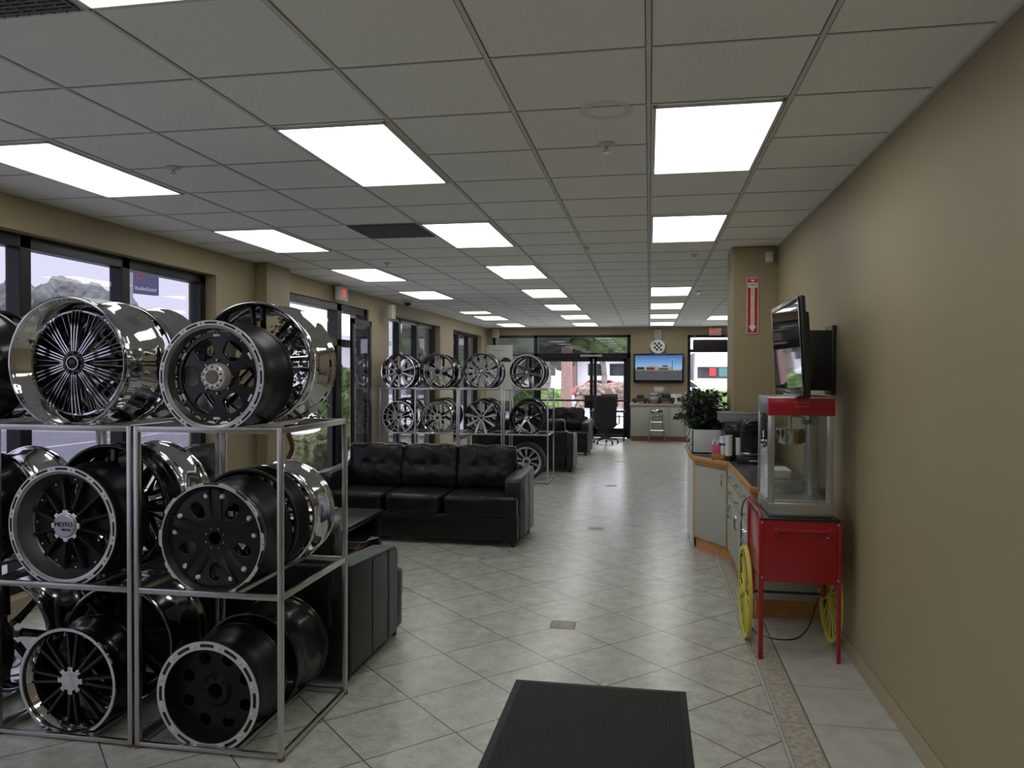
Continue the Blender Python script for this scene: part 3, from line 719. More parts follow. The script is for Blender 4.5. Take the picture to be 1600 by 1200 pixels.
# F: matte black, eight round holes
R = .242; W = Wheel('matte black bottom-shelf wheel with round holes and slotted bolted silver ring', R, .27, M_BARREL, 'wheels on the front rack', (XR[1]-.02, 3.08, seat(R, 0)), dish=.06, lipw=.03)
W.ring(R-.034, R+.002, M_MACH, 12, 0, slotw=.0075, frac=.56); W.bolts(12, R-.016, -.005, M_BOLT, .007, .5, 'ring_bolt', .007, 6)
lo = [circ(R-.034, 72), circ(.036, 30)]
for k in range(8):
    a = 2*PI*k/8 + PI/8; lo.append(circ(.028, 20, .150*math.cos(a), .150*math.sin(a)))
link('disc_face', plate(lo, .012, .002), M_MBLK, W.t, (0, .075, 0))
MB().lathe([(.036, .060), (.062, .060), (.075, .076), (.075, .09), (.036, .09)], 'Y', 40, True).build('hub', M_MBLK, W.t)
W.bolts(8, .056, .060, M_BLK, .008, 0, 'lug_nut', .006, 6)
W = Wheel('plain black wheel at the back of the bottom shelf, right bay', .255, .34, M_BLK, 'wheels on the front rack', (XR[1]-.002, 3.41, seat(.255, 0)), dish=.05); W.hub(.07, .05, M_BLK, .04, None)
W.spokes(8, [stations(.06, .23, 0, 0, .02, .016, .05, .05, .012, 3)], M_BLK)
# L bottom
W = Wheel('black wheel at the left edge of the bottom shelf', .27, .27, M_BLK, 'wheels on the front rack', (XR[3]-.075, 3.09, seat(.27, 0)), dish=.04)
W.spokes(6, [stations(.05, .245, 0, 0, .03, .02, .03, .04, .014, 5)], M_BLK, .3); W.hub(.06, .02, M_BLK, .05, M_DKCH, .045, 6, .05)
W = Wheel('black wheel with grey lobed hub at the back left of the bottom shelf', .30, .30, M_DKCH, 'wheels on the front rack', (XR[3]+.02, 3.44, seat(.30, 0)), dish=.04)
lobes = [((.055 + (.040 if math.cos(8*2*PI*k/160) > .2 else 0))*math.cos(2*PI*k/160), (.055 + (.040 if math.cos(8*2*PI*k/160) > .2 else 0))*math.sin(2*PI*k/160)) for k in range(160)]
link('hub', plate([lobes, circ(.036, 30)], .03, .002), M_GREY, W.t, (0, .02, 0))
W.spokes(8, [stations(.09, .275, 0, 0, .024, .018, .05, .05, .012, 4)], M_BLK)

# ---------------------------------------------------------------- front rack units
def rack_unit(xc, label, yf=YF, yr=YR, wd=.705, lv=ZS, ht=1.43, group='chrome tube rack units', sup=.12):
    t = thing('wheel_rack', label, 'display rack', (xc, 0, 0), 0, group); h = wd/2 - .0125
    p = MB().box(-.0115, .0115, -.0115, .0115, .012, ht, .003).build('post', M_STEEL, t); me = p.data; p.location = (-h, yf, 0)
    for x, y in ((h, yf), (-h, yr), (h, yr)):
        link('post', me, M_STEEL, t, (x, y, 0))
    fo = None
    for x, y in ((-h, yf), (h, yf), (-h, yr), (h, yr)):
        if fo is None: o = MB().cyl((0, 0, 0), (0, 0, .012), .016, n=12).cyl((0, 0, .012), (0, 0, .035), .009, n=10).build('foot', M_RUST, t); fo = o.data
        else: o = link('foot', fo, M_RUST, t)
        o.location = (x, y, 0)
    for z in lv:
        f = MB()
        for y in (yf, yr): f.box(-h-.0115, h+.0115, y-.010, y+.010, z-.026 if z > .1 else z-.02, z-.001, .002)
        for x in (-h, h): f.box(x-.010, x+.010, yf, yr, z-.026 if z > .1 else z-.02, z-.001, .002)
        for x in (-sup, sup): f.box(x-.010, x+.010, yf, yr, z-.020, z-.001, .002)
        f.build('shelf_frame', M_STEEL, t, 30)
    return t
rack_unit(-1.8875, 'tube rack unit nearest the aisle, holding the silver-bolted wheel')
rack_unit(-2.6025, 'tube rack unit holding the lettered-cap wheel on its middle shelf')
rack_unit(-3.3175, 'tube rack unit cut off by the left edge of the photo')

# ---------------------------------------------------------------- second rack (far)
Y2 = 11.45; ZS2 = (.05, .755, 1.44)
X2 = [-1.825, -2.525, -3.22, -3.84]
def seat2(R, lvl): return ZS2[lvl] + math.sqrt(R*R-.144) + .001 if False else ZS2[lvl] + math.sqrt(R*R - .0144) + .001
labs = ('far rack unit beside the aisle with a seven-spoke wheel on top', 'far rack unit second from the aisle', 'far rack unit third from the aisle', 'far rack unit next to the window wall')
for x, l in zip(X2, labs):
    rack_unit(x, l, Y2, Y2+.70, .69 if x > -3.5 else .60, ZS2, 1.44, 'far rack units')
GR2 = 'wheels on the far rack'
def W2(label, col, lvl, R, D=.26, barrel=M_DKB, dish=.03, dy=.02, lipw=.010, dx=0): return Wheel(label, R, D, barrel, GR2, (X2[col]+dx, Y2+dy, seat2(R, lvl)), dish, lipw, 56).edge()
M_POL = mat('polished_spoke', (.74, .74, .75), .22, .6)
W = W2('far rack top wheel nearest the window wall, chrome with ten flat spokes', 3, 2, .275)
W.spokes(10, [stations(.04, .255, 0, 0, .011, .026, .05, .035, .010, 4)], M_POL); W.hub(.055, .045, M_BLK, .04, M_BLK, .025, 5, .038)
MB().box(-.05, .05, .05, .06, .17, .23).build('brake_sticker', mat('pink_red_sticker', (.6, .06, .10), .5), W.t)
W = W2('far rack top wheel with five triple-bar spokes', 2, 2, .28)
W.spokes(5, [stations(.04, .265, t, t*1.35, .0095, .010, .05, .035, .012, 4) for t in (-.026, 0, .026)], M_POL, PI/2); W.hub(.05, .05, M_BLK, .04, M_BLK, .025, 5, .036)
W = W2('far rack top wheel with a dense chrome starburst of spokes', 1, 2, .285)
W.spokes(12, [stations(.04, .268, 0, .034, .007, .007, .05, .035, .010, 4), stations(.04, .268, 0, -.034, .007, .007, .05, .035, .010, 4), stations(.12, .268, 0, 0, .004, .014, .04, .03, .008, 3)], M_POL); W.hub(.05, .045, M_CHROME, .04, M_CHROME, .028, 6, .038)
W = W2('black far rack top wheel beside the aisle with seven outlined slim spokes', 0, 2, .27, .24, M_BLK, .02)
W.spokes(7, [stations(.03, .25, 0, 0, .017, .016, .045, .02, .010, 4)], M_BLK, PI/2); W.spokes(7, [stations(.03, .25, t, t, .003, .003, .033, .009, .003, 4) for t in (-.012, .012)], M_MACH, PI/2, 'spoke_edge'); W.hub(.045, .04, M_BLK, .04, M_MACH, .025, 5, .036)
W.ring(.252, .272, M_MACH, 0, 0, y=-.002, th=.004, name='machined_lip')
W = W2('far rack middle wheel with fourteen thin silver spokes', 3, 1, .255, .2, M_BLK, .02)
W.spokes(14, [stations(.04, .242, 0, 0, .005, .010, .03, .012, .010, 4)], M_MACH); W.hub(.05, .03, M_MACH, .04, M_BLK, .028, 5, .04); W.ring(.240, .257, M_MACH, 0, 0, y=-.002, th=.004, name='machined_lip')
W = W2('far rack middle wheel with a silver woven mesh pattern', 2, 1, .255, .22, M_CHROME, .03)
W.spokes(10, [stations(.05, .232, -.008, .030, .005, .005, .04, .03, .010, 4), stations(.05, .232, .008, -.030, .005, .005, .04, .03, .010, 4)], M_MACH); W.hub(.06, .035, M_MACH, .04, M_BLK, .028, 5, .045)
W = W2('far rack middle wheel with nine broad flared silver blades', 1, 1, .262, .22, M_BLK, .02)
W.spokes(9, [stations(.04, .250, 0, 0, .008, .030, .045, .015, .010, 4)], M_MACH); W.hub(.05, .04, M_MACH, .04, M_BLK, .022, 5, .036, M_BLK)
W = W2('far rack middle wheel beside the aisle with five split star spokes', 0, 1, .258, .22, M_BLK, .02)
W.spokes(5, [stations(.03, .245, .010, .006, .008, .007, .045, .012, .010, 4), stations(.03, .245, -.010, -.006, .008, .007, .045, .012, .010, 4), stations(.13, .245, .018, .045, .006, .006, .03, .012, .008, 3), stations(.13, .245, -.018, -.045, .006, .006, .03, .012, .008, 3)], M_CHROME, PI/2)
W.hub(.045, .04, M_MACH, .04, M_CHROME, .025, 5, .036); W.ring(.240, .260, M_CHROME, 0, 0, y=-.002, th=.004, name='machined_lip')
# black wheels behind the middle level
for c, nm in ((3, 'window wall'), (2, 'woven mesh wheel'), (1, 'bladed wheel'), (0, 'split star wheel')):
    W = W2('black wheel stored behind the %s on the far rack' % ('thin-spoke wheel' if c == 3 else nm), c, 1, .275, .28, M_BARREL, .04, .34)
    W.spokes(6, [stations(.05, .25, 0, 0, .022, .016, .04, .03, .012, 3)], M_BLK); W.hub(.06, .03, M_BLK, .04, None)
for c, nm in ((3, 'nearest the window wall'), (2, 'second from the window wall'), (1, 'second from the aisle'), (0, 'beside the aisle')):
    W = W2('rear row wheel on the far rack top, %s' % nm, c, 2, .265, .28, M_DKB, .04, .38)
    W.hub(.06, .03, M_BLK, .04, None); W.spokes(6, [stations(.05, .24, 0, 0, .022, .016, .04, .03, .012, 3)], M_BLK)
# bottom level
W = W2('silver mesh-spoked wheel with tyre on the far rack bottom by the aisle', 0, 0, .235, .2, M_MACH, .02)
W.t.location.z = ZS2[0] + .287; W.t.location.x += .0
W.spokes(10, [stations(.05, .222, -.004, .020, .006, .006, .03, .012, .010, 4), stations(.05, .222, .004, -.020, .006, .006, .03, .012, .010, 4)], mat('silver_wheel_paint', (.55, .56, .56), .3, .6)); W.hub(.06, .03, MATS['silver_wheel_paint'], .04, M_BLK, .030, 5, .048, M_BLK); W.tyre(thick=.048)
for c, l, m in ((3, 'dark tyre-clad wheel low on the far rack by the window wall', M_BLK), (2, 'thin-lipped wheel on the far rack bottom peeking over the sofa', M_CHROME), (1, 'small chrome-edged wheel on the far rack bottom above the sofa back', M_CHROME)):
    W = W2(l, c, 0, .25 if c != 2 else .262, .22, m, .03); W.spokes(8, [stations(.05, .23, 0, 0, .018, .014, .04, .03, .012, 3)], M_BLK); W.hub(.06, .03, M_BLK, .04, None)
    if c == 3: W.tyre(thick=.03); W.t.location.z += .03

# ---------------------------------------------------------------- sofas
def sofa(name, label, cat, loc, rz, Wd, D=.86, n=3, arm=.16, back=.88, armh=.68, m=M_LEATH, am=M_LEATH2, seat_h=.50, group='black leather seating'):
    """faces -y at rz=0; origin at floor centre"""
    t = thing(name, label, cat, loc, rz, group); hw, hd = Wd/2, D/2
    MB().box(-hw+arm*.6, hw-arm*.6, -hd+.03, hd-.01, .06, .30, .02).box(-hw+.012, hw-.012, -hd+.01, -hd+.125, .06, .305, .018).build('base', m, t)
    MB().box(-hw+arm*.6, hw-arm*.6, hd-.22, hd, .28, back-.16, .04, 3).build('backrest', m, t)
    for s in (-1, 1):
        b = MB(); x0, x1 = (-hw, -hw+arm) if s < 0 else (hw-arm, hw)
        # sloping track arm: slightly higher at the back, stitched panels outside
        pts = [(-hd+.12, .055), (hd-.01, .055), (hd-.01, armh+.015), (-hd+.18, armh-.03), (-hd+.13, armh-.05), (-hd+.12, armh-.09)]
        b.prism([(y, z) for y, z in pts], x0, x1, Matrix(((0, 0, 1, 0), (1, 0, 0, 0), (0, 1, 0, 0), (0, 0, 0, 1))), .022)
        xo = x0 if s < 0 else x1
        for y in (-hd+.30, -hd+.56): b.box(xo-.003, xo+.003, y-.004, y+.004, .07, armh-.03)
        b.build('arm', am, t)
    iw = (Wd-2*arm)/n
    for i in range(n):
        cx = -hw+arm+iw*(i+.5)
        c = cushion(iw-.006, .66, .20, 0, 12, wrinkle=.003, seed=i+3, pw=7); mb = MB(); mb.add(c, Matrix.Translation((cx, -hd+.315, seat_h-.115)))
        if i in (0, n-1):
            xa, xb = (-hw+.015, -hw+arm+.22) if i == 0 else (hw-arm-.22, hw-.015)
            mb.box(xa, xb, -hd-.017, -hd+.112, seat_h-.215, seat_h-.017, .030, 4)
            if n == 1: mb.box(hw-arm-.22, hw-.015, -hd-.017, -hd+.112, seat_h-.215, seat_h-.017, .030, 4)
        mb.build('seat_cushion', m, t, 60)
        q = cushion(iw+.012, .26, back-seat_h+.06, .34, 18, [(-iw*.14, -.0), (iw*.14, 0)], .009, i+1, 7.5)
        mb = MB(); mb.add(q, Matrix.Translation((cx, hd-.22, (back+seat_h)/2)) @ Matrix.Rotation(-.14, 4, 'X'))
        o = mb.build('back_cushion', m, t, 60)
        for sgn in (-1, 1):
            MB().sphere((cx+sgn*iw*.14, hd-.305, (back+seat_h)/2-.0), .012, (1, .5, 1), 10, 6).build('button', m, o)
    for x in (-hw+.06, hw-.06):
        for y in (-hd+.06, hd-.07):
            MB().cyl((x, y, 0), (x, y, .075), .022, .030, 4).build('leg', M_WOODB, t)
    return t
sofa('leather_sofa', 'three-seat black leather sofa with tufted back facing the camera', 'sofa', (-2.27, 7.66, 0), math.radians(-2), 2.13, .86, 3, back=.89)
sofa('leather_loveseat', 'black leather loveseat with its back to the front rack', 'sofa', (-2.42, 4.31, 0), PI+math.radians(-1), 1.75, .88, 2, back=.80, armh=.63, seat_h=.44)
sofa('leather_armchair', 'black leather armchair behind the rack, near the windows', 'armchair', (-3.74, 6.30, 0), PI/2+.1, .95, .86, 1, back=.99)
sofa('leather_loveseat', 'black loveseat seen from behind just past the far rack', 'sofa', (-2.12, 13.3, 0), PI, 1.75, .86, 2, back=.86, armh=.66)
sofa('leather_loveseat', 'farthest black loveseat, facing the camera near the end doors', 'sofa', (-2.07, 16.1, 0), math.radians(-2), 1.75, .86, 2, back=.92, armh=.70)

# coffee table with magazines
t = thing('coffee_table', 'low black coffee table between the sofa and the loveseat', 'table', (-2.75, 5.95, 0))
MB().box(-.42, .42, -.62, .62, .41, .45, .006).build('table_top', M_WOODB, t)
MB().box(-.36, .36, -.56, .56, .18, .21, .004).build('shelf', M_WOODB, t); MB().box(-.37, .37, -.60, -.56, .02, .41, .004).build('end_panel', M_WOODB, t); MB().box(-.37, .37, .56, .60, .02, .41, .004).build('end_panel', M_WOODB, t)
for x in (-.37, .37):
    for y in (-.57, .57): MB().box(x-.035, x+.035, y-.035, y+.035, 0, .41, .004).build('leg', M_WOODB, t)
MB().box(-.34, -.10, -.54, .54, .21, .41, .004).build('side_panel', M_WOODB, t)
def magazine(loc, rz, col, label, sx=.21, sy=.28, grp=None, th=.006):
    t = thing('magazine', label, 'magazine', loc, rz, grp)
    MB().box(-sx/2, sx/2, -sy/2, sy/2, 0, th, .0015).build('pages', M_PAPER, t); MB().box(-sx/2-.001, sx/2+.001, -sy/2-.001, sy/2+.001, th, th+.001).build('cover', col, t, 0)
mc1 = mat('magazine_dark', (.06, .06, .08), .35); mc2 = mat('magazine_brown', (.28, .10, .05), .4); mc3 = mat('magazine_grey', (.35, .35, .36), .35)
magazine((-2.88, 6.40, .45), .3, mc1, 'magazine lying at the back left of the coffee table top'); magazine((-2.86, 6.38, .4572), -.15, mc3, 'grey magazine on top of the one at the back of the coffee table')
magazine((-2.51, 6.16, .211), .2, mc2, 'brown-covered magazine on the coffee table lower shelf'); magazine((-2.50, 6.38, .211), -.4, mc3, 'grey magazine at the far end of the coffee table lower shelf')
magazine((-2.50, 6.37, .2182), .1, mc1, 'dark magazine stacked on the coffee table lower shelf')

# ---------------------------------------------------------------- floor mat
t = thing('floor_mat', 'charcoal entrance mat with black rubber border on the tiles', 'mat', (-.253, 3.22, 0))
MB().box(-.450, .450, -.88, .88, .0018, .006, .002).build('rubber_border', M_RUB, t)
MB().box(-.415, .415, -.845, .845, .004, .010, .003).build('carpet', M_MATC, t)

# ---------------------------------------------------------------- counter by the right wall
CZ = .90
def prism_z(name, pts, z0, z1, m, parent, bev=0): return MB().prism(pts, z0, z1, None, bev).build(name, m, parent, 30)
t = thing('counter', 'angled refreshment counter with slate top and oak edge by the right wall', 'counter', (0, 0, 0))
WX = WR - .022
top = [(.385, 8.55), (.385, 7.43), (.672, 6.92), (.672, 5.385), (WX, 5.385), (WX, 7.545), (.76, 7.545), (.76, 8.55)]
prism_z('counter_top', [(.395, 8.55), (.395, 7.435), (.682, 6.925), (.682, 5.395), (WX, 5.395), (WX, 7.545), (.76, 7.545), (.76, 8.55)], CZ-.03, CZ, M_CTOP, t)
# oak nosing
e = MB()
def edge_strip(mb, a, b, z0, z1, th):
    a = Vector((*a, 0)); b = Vector((*b, 0)); d = (b-a).normalized(); nrm = Vector((d.y, -d.x, 0))
    q = [a - d*th*.3, b + d*th*.3, b + d*th*.3 + nrm*-th, a - d*th*.3 + nrm*-th]
    mb.prism([(p.x, p.y) for p in q], z0, z1, None, .003)
for a, b in ((top[0], top[1]), (top[1], top[2]), (top[2], top[3]), (top[3], top[4])): edge_strip(e, b, a, CZ-.038, CZ+.003, -.022)
e.build('oak_edge', M_OAK, t)
prism_z('cabinet_body', [(.43, 8.5), (.43, 7.47), (.705, 6.98), (.705, 5.44), (WX, 5.44), (WX, 7.545), (.76, 7.545), (.76, 8.5)], .13, CZ-.038, M_LAM, t)
prism_z('toe_kick', [(.445, 8.5), (.445, 7.50), (.735, 7.02), (.735, 5.49), (WX, 5.49), (WX, 7.545), (.76, 7.545), (.76, 8.5)], 0, .13, M_OAK, t)
# angled face: door framed with oak
a = Vector((.43, 7.47, 0)); b = Vector((.705, 6.98, 0)); L_ = (b-a).length; ang = math.atan2((b-a).y, (b-a).x)
Ma = Matrix.Translation(a) @ Matrix.Rotation(ang, 4, 'Z')      # local +x along face, outward is -y
def cab(mb_name, x0, x1, z0, z1, m, Mx, y0=-.018, y1=0, bev=.002, parent=None):
    return MB().box(x0, x1, y0, y1, z0, z1, bev, M=Mx).build(mb_name, m, parent or t)
cab('oak_frame', -.005, .03, .12, CZ-.04, M_OAK, Ma, -.012); cab('oak_frame', L_-.028, L_+.01, .12, CZ-.04, M_OAK, Ma, -.012); cab('oak_frame', 0, L_, CZ-.085, CZ-.04, M_OAK, Ma, -.010)
d = cab('door', .034, L_-.032, .14, CZ-.09, M_LAM, Ma, -.020)
def handle(Mx, x, z, vertical, parent):
    if vertical: pts = [(x, -.020, z-.05), (x, -.042, z-.045), (x, -.045, z), (x, -.042, z+.045), (x, -.020, z+.05)]
    else: pts = [(x-.045, -.018, z), (x-.040, -.040, z), (x, -.044, z), (x+.040, -.040, z), (x+.045, -.018, z)]
    MB().tube([Mx @ Vector(p) for p in pts], .005, 8).build('handle', M_CHROME, parent)
handle(Ma, L_-.07, .72, True, d)
# long face toward the room: x=.705, y from 6.98 to 5.44, outward is -x
Mb = Matrix.Translation((.705, 6.98, 0)) @ Matrix.Rotation(-PI/2, 4, 'Z')
LL = 6.98-5.44; w3 = LL/3
for k in range(3):
    x0, x1 = k*w3+.008, (k+1)*w3-.008
    for (z0, z1, nm) in ((.735, .85, 'drawer'), (.60, .725, 'drawer')):
        d = cab(nm, x0, x1, z0, z1, M_LAM, Mb); handle(Mb, (x0+x1)/2, (z0+z1)/2, False, d)
    xm = (x0+x1)/2
    for q0, q1, hx in ((x0, xm-.004, xm-.035), (xm+.004, x1, xm+.035)):
        d = cab('door', q0, q1, .14, .59, M_LAM, Mb); handle(Mb, hx, .50, True, d)
cab('oak_frame', -.008, .012, .12, CZ-.04, M_OAK, Mb, -.012)
Mc = Matrix.Translation((.705, 5.44, 0))
cab('end_panel', .0, WX-.705, .14, CZ-.06, M_LAM, Mc, -.012); cab('oak_frame', 0, WX-.705, CZ-.10, CZ-.04, M_OAK, Mc, -.016)
MB().box(.41, .43, 7.5, 8.5, .02, CZ-.04, .004).build('white_end_panel', M_WPAINT, t)
MB().box(.695, .72, 5.44, 5.49, 0, .13).build('toe_kick', M_OAK, t)
mw2 = MB().prism([(.425, 8.4), (.425, 7.495), (.445, 7.50), (.445, 8.4)], 0, .03).prism([(.425, 7.495), (.73, 6.99), (.735, 7.02), (.445, 7.50)], 0, .025).build('base_moulding', mat('pinkish_oak', (.5, .3, .2), .5), t)

# white planter box with ivy
t = thing('planter_box', 'long white planter box at the far end of the counter', 'planter', (.568, 8.0, CZ))
pb = MB().box(-.165, .165, -.48, .48, 0, .02); 
for a_ in ((-.165, -.148, -.48, .48), (.148, .165, -.48, .48), (-.165, .165, -.48, -.463), (-.165, .165, .463, .48)): pb.box(*a_, 0, .235, .004)
pb.build('box', M_PLANTER, t); MB().box(-.146, .146, -.461, .461, .16, .19).build('soil', mat('soil', (.03, .02, .012), .95, noise_amt=.4, nscale=60), t)
def leaf_quad(b, p, size, d, up):
    d = d.normalized(); s = d.cross(up); 
    if s.length < .01: s = Vector((1, 0, 0))
    s.normalize(); nrm = s.cross(d)
    pts = [p, p + d*size*.35 + s*size*.42 + nrm*size*.06, p + d*size*.75 + s*size*.26, p + d*size*1.15, p + d*size*.75 - s*size*.26, p + d*size*.35 - s*size*.42 + nrm*size*.06]
    vs = [b.verts.new(q) for q in pts]; b.faces.new(vs)
def ivy():
    rnd = random.Random(3); b = bmesh.new(); st = MB()
    for k in range(150):
        x0, y0 = rnd.uniform(-.12, .12), rnd.uniform(-.42, .42); a = rnd.uniform(PI*.5, PI*1.5) if rnd.random() < .8 else rnd.uniform(0, 2*PI); hgt = rnd.uniform(.12, .42); out = rnd.uniform(.02, .25)
        droop = rnd.random() < .30
        if droop: out *= .75
        P = []
        for i in range(7):
            f = i/6; z = .19 + hgt*math.sin(f*PI*(.62 if not droop else .95)) - (rnd.uniform(.08, .22)*f**3 if droop else 0)
            P.append(Vector((x0 + math.cos(a)*out*f*1.0, y0 + math.sin(a)*out*f*1.3, z)))
        st.tube(P, .0018, 4)
        for i in range(1, 7):
            for _ in range(4):
                p = P[i].lerp(P[i-1], rnd.random()) + Vector((rnd.uniform(-.03, .03), rnd.uniform(-.03, .03), rnd.uniform(-.02, .02)))
                leaf_quad(b, p, rnd.uniform(.032, .058), Vector((rnd.uniform(-1, 1), rnd.uniform(-1, 1), rnd.uniform(-.8, .4))), Vector((rnd.uniform(-.5, .5), rnd.uniform(-.5, .5), 1)))
    t = thing('potted_ivy', 'dense dark green ivy spilling over the white planter box', 'plant', (.568, 8.0, CZ))
    mb = MB(); mb.add(b); mb.build('foliage', M_GREENL, t, 0); st.build('stems', M_GREENL, t)
ivy()

# items on the counter
t = thing('microwave', 'black microwave at the back of the counter against the pier', 'microwave', (.80, 7.28, CZ))
MB().box(-.13, .28, -.16, .18, .01, .335, .01).build('body', M_BPL, t); MB().box(-.12, .15, -.172, -.158, .03, .315, .006).build('door', M_BLK, t); MB().box(.16, .27, -.168, -.158, .03, .315, .004).build('control_panel', M_GREY, t)
MB().cyl((.14, -.185, .06), (.14, -.185, .23), .006, n=8).build('handle', M_CHROME, t)
t = thing('storage_tray', 'flat grey box resting on top of the black microwave', 'box', (.80, 7.28, CZ+.336))
MB().box(-.17, .26, -.17, .18, 0, .080, .006).build('body', M_GREY, t); MB().box(-.172, .262, -.172, .182, .064, .083, .004).build('lid', M_GREY, t)
t = thing('coffee_maker', 'black and silver pod coffee maker on a drawer, on the counter', 'coffee maker', (.885, 6.93, CZ+.062))
MB().box(-.10, .10, -.02, .14, 0, .30, .02).build('body', M_BPL, t); MB().box(-.10, .10, -.14, .0, 0, .035, .01).build('drip_tray', M_DKCH, t)
MB().box(-.095, .095, -.15, .02, .20, .31, .03, 3).build('brew_head', M_BLK, t); MB().tube([(-.07, -.15, .285), (-.05, -.175, .31), (.05, -.175, .31), (.07, -.15, .285)], .008, 8).build('handle', M_CHROME, t)
MB().box(.10, .15, .0, .13, .02, .28, .012).build('water_tank', mat('smoky_tank', (.10, .11, .13), .1), t)
t = thing('pod_drawer', 'dark wire pod drawer under the coffee maker', 'drawer box', (.885, 6.93, CZ))
MB().box(-.14, .16, -.17, .16, 0, .06, .006).build('body', M_BPL, t); MB().box(-.05, .05, -.18, -.17, .022, .036, .003).build('pull', M_SST, t)
t = thing('cup_rack', 'small black rack of paper cups beside the coffee maker', 'cup rack', (.735, 6.98, CZ))
fr = MB()
for x in (-.04, .04):
    fr.lathe([(.034, .0), (.037, 0), (.037, .05), (.034, .05)], 'Z', 24, True, Matrix.Translation((x*1.1, 0, 0)))
fr.box(-.08, .08, -.03, .03, -.0, .006); fr.build('frame', M_BPL, t)
def cup_stack(x, y, h, label):
    t = thing('paper_cup_stack', label, 'cups', (x, y, CZ+.006), 0, 'stacks of paper cups'); mb = MB(); z = 0; prof = []
    k = 0
    while z < h: prof += [(.026, z), (.033, z+.018), (.033, z+.021)]; z += .022; k += 1
    mb.lathe([(0, 0)] + prof + [(.0, z)], 'Z', 24, False).build('cups', M_WHITE, t)
    MB().lathe([(.032, z-.004), (.036, z-.002), (.036, z+.002), (.032, z+.002)], 'Z', 24, True).build('top_rim', M_PAPER, t)
cup_stack(.691, 6.98, .20, 'left stack of white paper cups beside the coffee maker'); cup_stack(.779, 6.98, .185, 'right stack of white paper cups beside the coffee maker')
t = thing('condiment_caddy', 'small oak tray of sweetener packets and a creamer jar on the counter', 'caddy', (.625, 7.13, CZ))
cdm = MB().box(-.065, .065, -.05, .05, 0, .006); 
for a_ in ((-.065, -.059, -.05, .05), (.059, .065, -.05, .05), (-.065, .065, -.05, -.044), (-.065, .065, .044, .05)): cdm.box(*a_, 0, .05, .001)
cdm.build('tray', M_OAK, t)
t2 = thing('creamer_canister', 'white creamer canister with a blue stripe standing in the oak tray', 'canister', (.655, 7.13, CZ+.007)); t2.scale = (1.12, 1.12, 1.25)
MB().lathe([(0, 0), (.030, 0), (.031, .005), (.031, .13), (.026, .14), (0, .14)], 'Z', 28, False).build('body', M_WHITE, t2); MB().lathe([(.0315, .095), (.0318, .096), (.0318, .112), (.0315, .113)], 'Z', 28, True).build('stripe', M_BLUE, t2)
MB().lathe([(0, .14), (.028, .14), (.028, .155), (.02, .16), (0, .16)], 'Z', 28, False).build('lid', M_WHITE, t2)
t3 = thing('sweetener_box', 'pink sweetener box with a white top standing in the oak tray', 'box', (.592, 7.13, CZ+.007)); t3.scale = (1.1, 1.1, 1.2)
MB().box(-.028, .028, -.035, .035, 0, .105, .002).build('box', M_PINK, t3)
sp = MB()
for i in range(6): sp.box(-.024+i*.008, -.020+i*.008, -.03, .03, .10, .135+.006*(i % 2))
sp.build('packets', M_PAPER, t3)
t = thing('towel_box', 'low white box on the counter behind the popcorn machine', 'box', (.93, 6.05, CZ)); MB().box(-.10, .10, -.13, .13, 0, .055, .003).build('body', M_WHITE, t); MB().box(-.102, .102, -.132, .132, .038, .058, .002).build('lid', M_PAPER, t)
t = thing('cable_coil', 'loose grey cable coiled on the counter behind the popcorn machine', 'cable', (1.04, 5.72, CZ+.005))
MB().tube([(.05*math.cos(a*.35)*(1+.1*math.sin(a)), .07*math.sin(a*.35), .002+.002*math.sin(a*1.3)+.001*a*.15) for a in range(50)], .004, 6).build('wire', M_GREY, t)

# ---------------------------------------------------------------- popcorn cart and machine
t = thing('popcorn_cart', 'red popcorn cart with yellow spoked wheels against the right wall', 'cart', (0, 0, 0))
x0, x1, y0, y1 = .644, 1.080, 4.66, 5.20
MB().box(x0+.012, x1-.012, y0+.004, y0+.016, .455, .822, .002).build('front_panel', M_RED, t)
MB().box(x0, x0+.012, y0+.01, y1, .455, .822, .002).build('side_panel', M_RED, t); MB().box(x1-.012, x1, y0+.01, y1, .455, .822, .002).build('side_panel', M_RED, t)
MB().box(x0, x1, y1-.012, y1, .455, .822, .002).build('back_panel', M_RED, t); MB().box(x0, x1, y0+.01, y1, .455, .467).build('floor_panel', M_RED, t)
MB().box(x0-.004, x1+.004, y0+.0, y1+.004, .815, .829, .003).build('top_tray', M_BPL, t)
for x in (x0, x1): 
    MB().box(x-.010, x+.018 if x == x0 else x+.010, y0, y0+.028, 0, .815, .003).build('leg', M_RED, t)
    MB().box(x-.010, x+.018 if x == x0 else x+.010, y1-.028, y1, .30, .815, .003).build('rear_strut', M_RED, t)
rl = MB().tube([(x0+.004, y0+.02, .825), (x0-.004, y0+.05, .86), (x0-.008, y1-.05, .862), (x0, y1-.01, .83)], .012, 10).build('side_rail', M_RED, t)
hb = MB().cyl((x0+.07, y0-.028, .765), (x1-.045, y0-.028, .765), .011, n=14)
for x in (x0+.085, x1-.060): hb.box(x-.014, x+.014, y0-.034, y0+.005, .735, .78, .004)
hb.build('push_handle', M_RED, t)
for x, z in ((x0+.010, .80), (x1-.008, .80), (x0+.010, .48), (x1-.008, .48), (x1-.066, .725)): MB().sphere((x, y0-.001 if z != .725 else y0+.002, z), .006, (1, .5, 1), 10, 6).build('screw', M_SST, t)
MB().cyl((x0-.045, 5.06, .290), (x1+.045, 5.06, .290), .008, n=10).build('axle', M_BPL, t)
MB().box(x0, x0+.02, 5.03, 5.09, .28, .46, .002).build('axle_bracket', M_RED, t); MB().box(x1-.02, x1, 5.03, 5.09, .28, .46, .002).build('axle_bracket', M_RED, t)
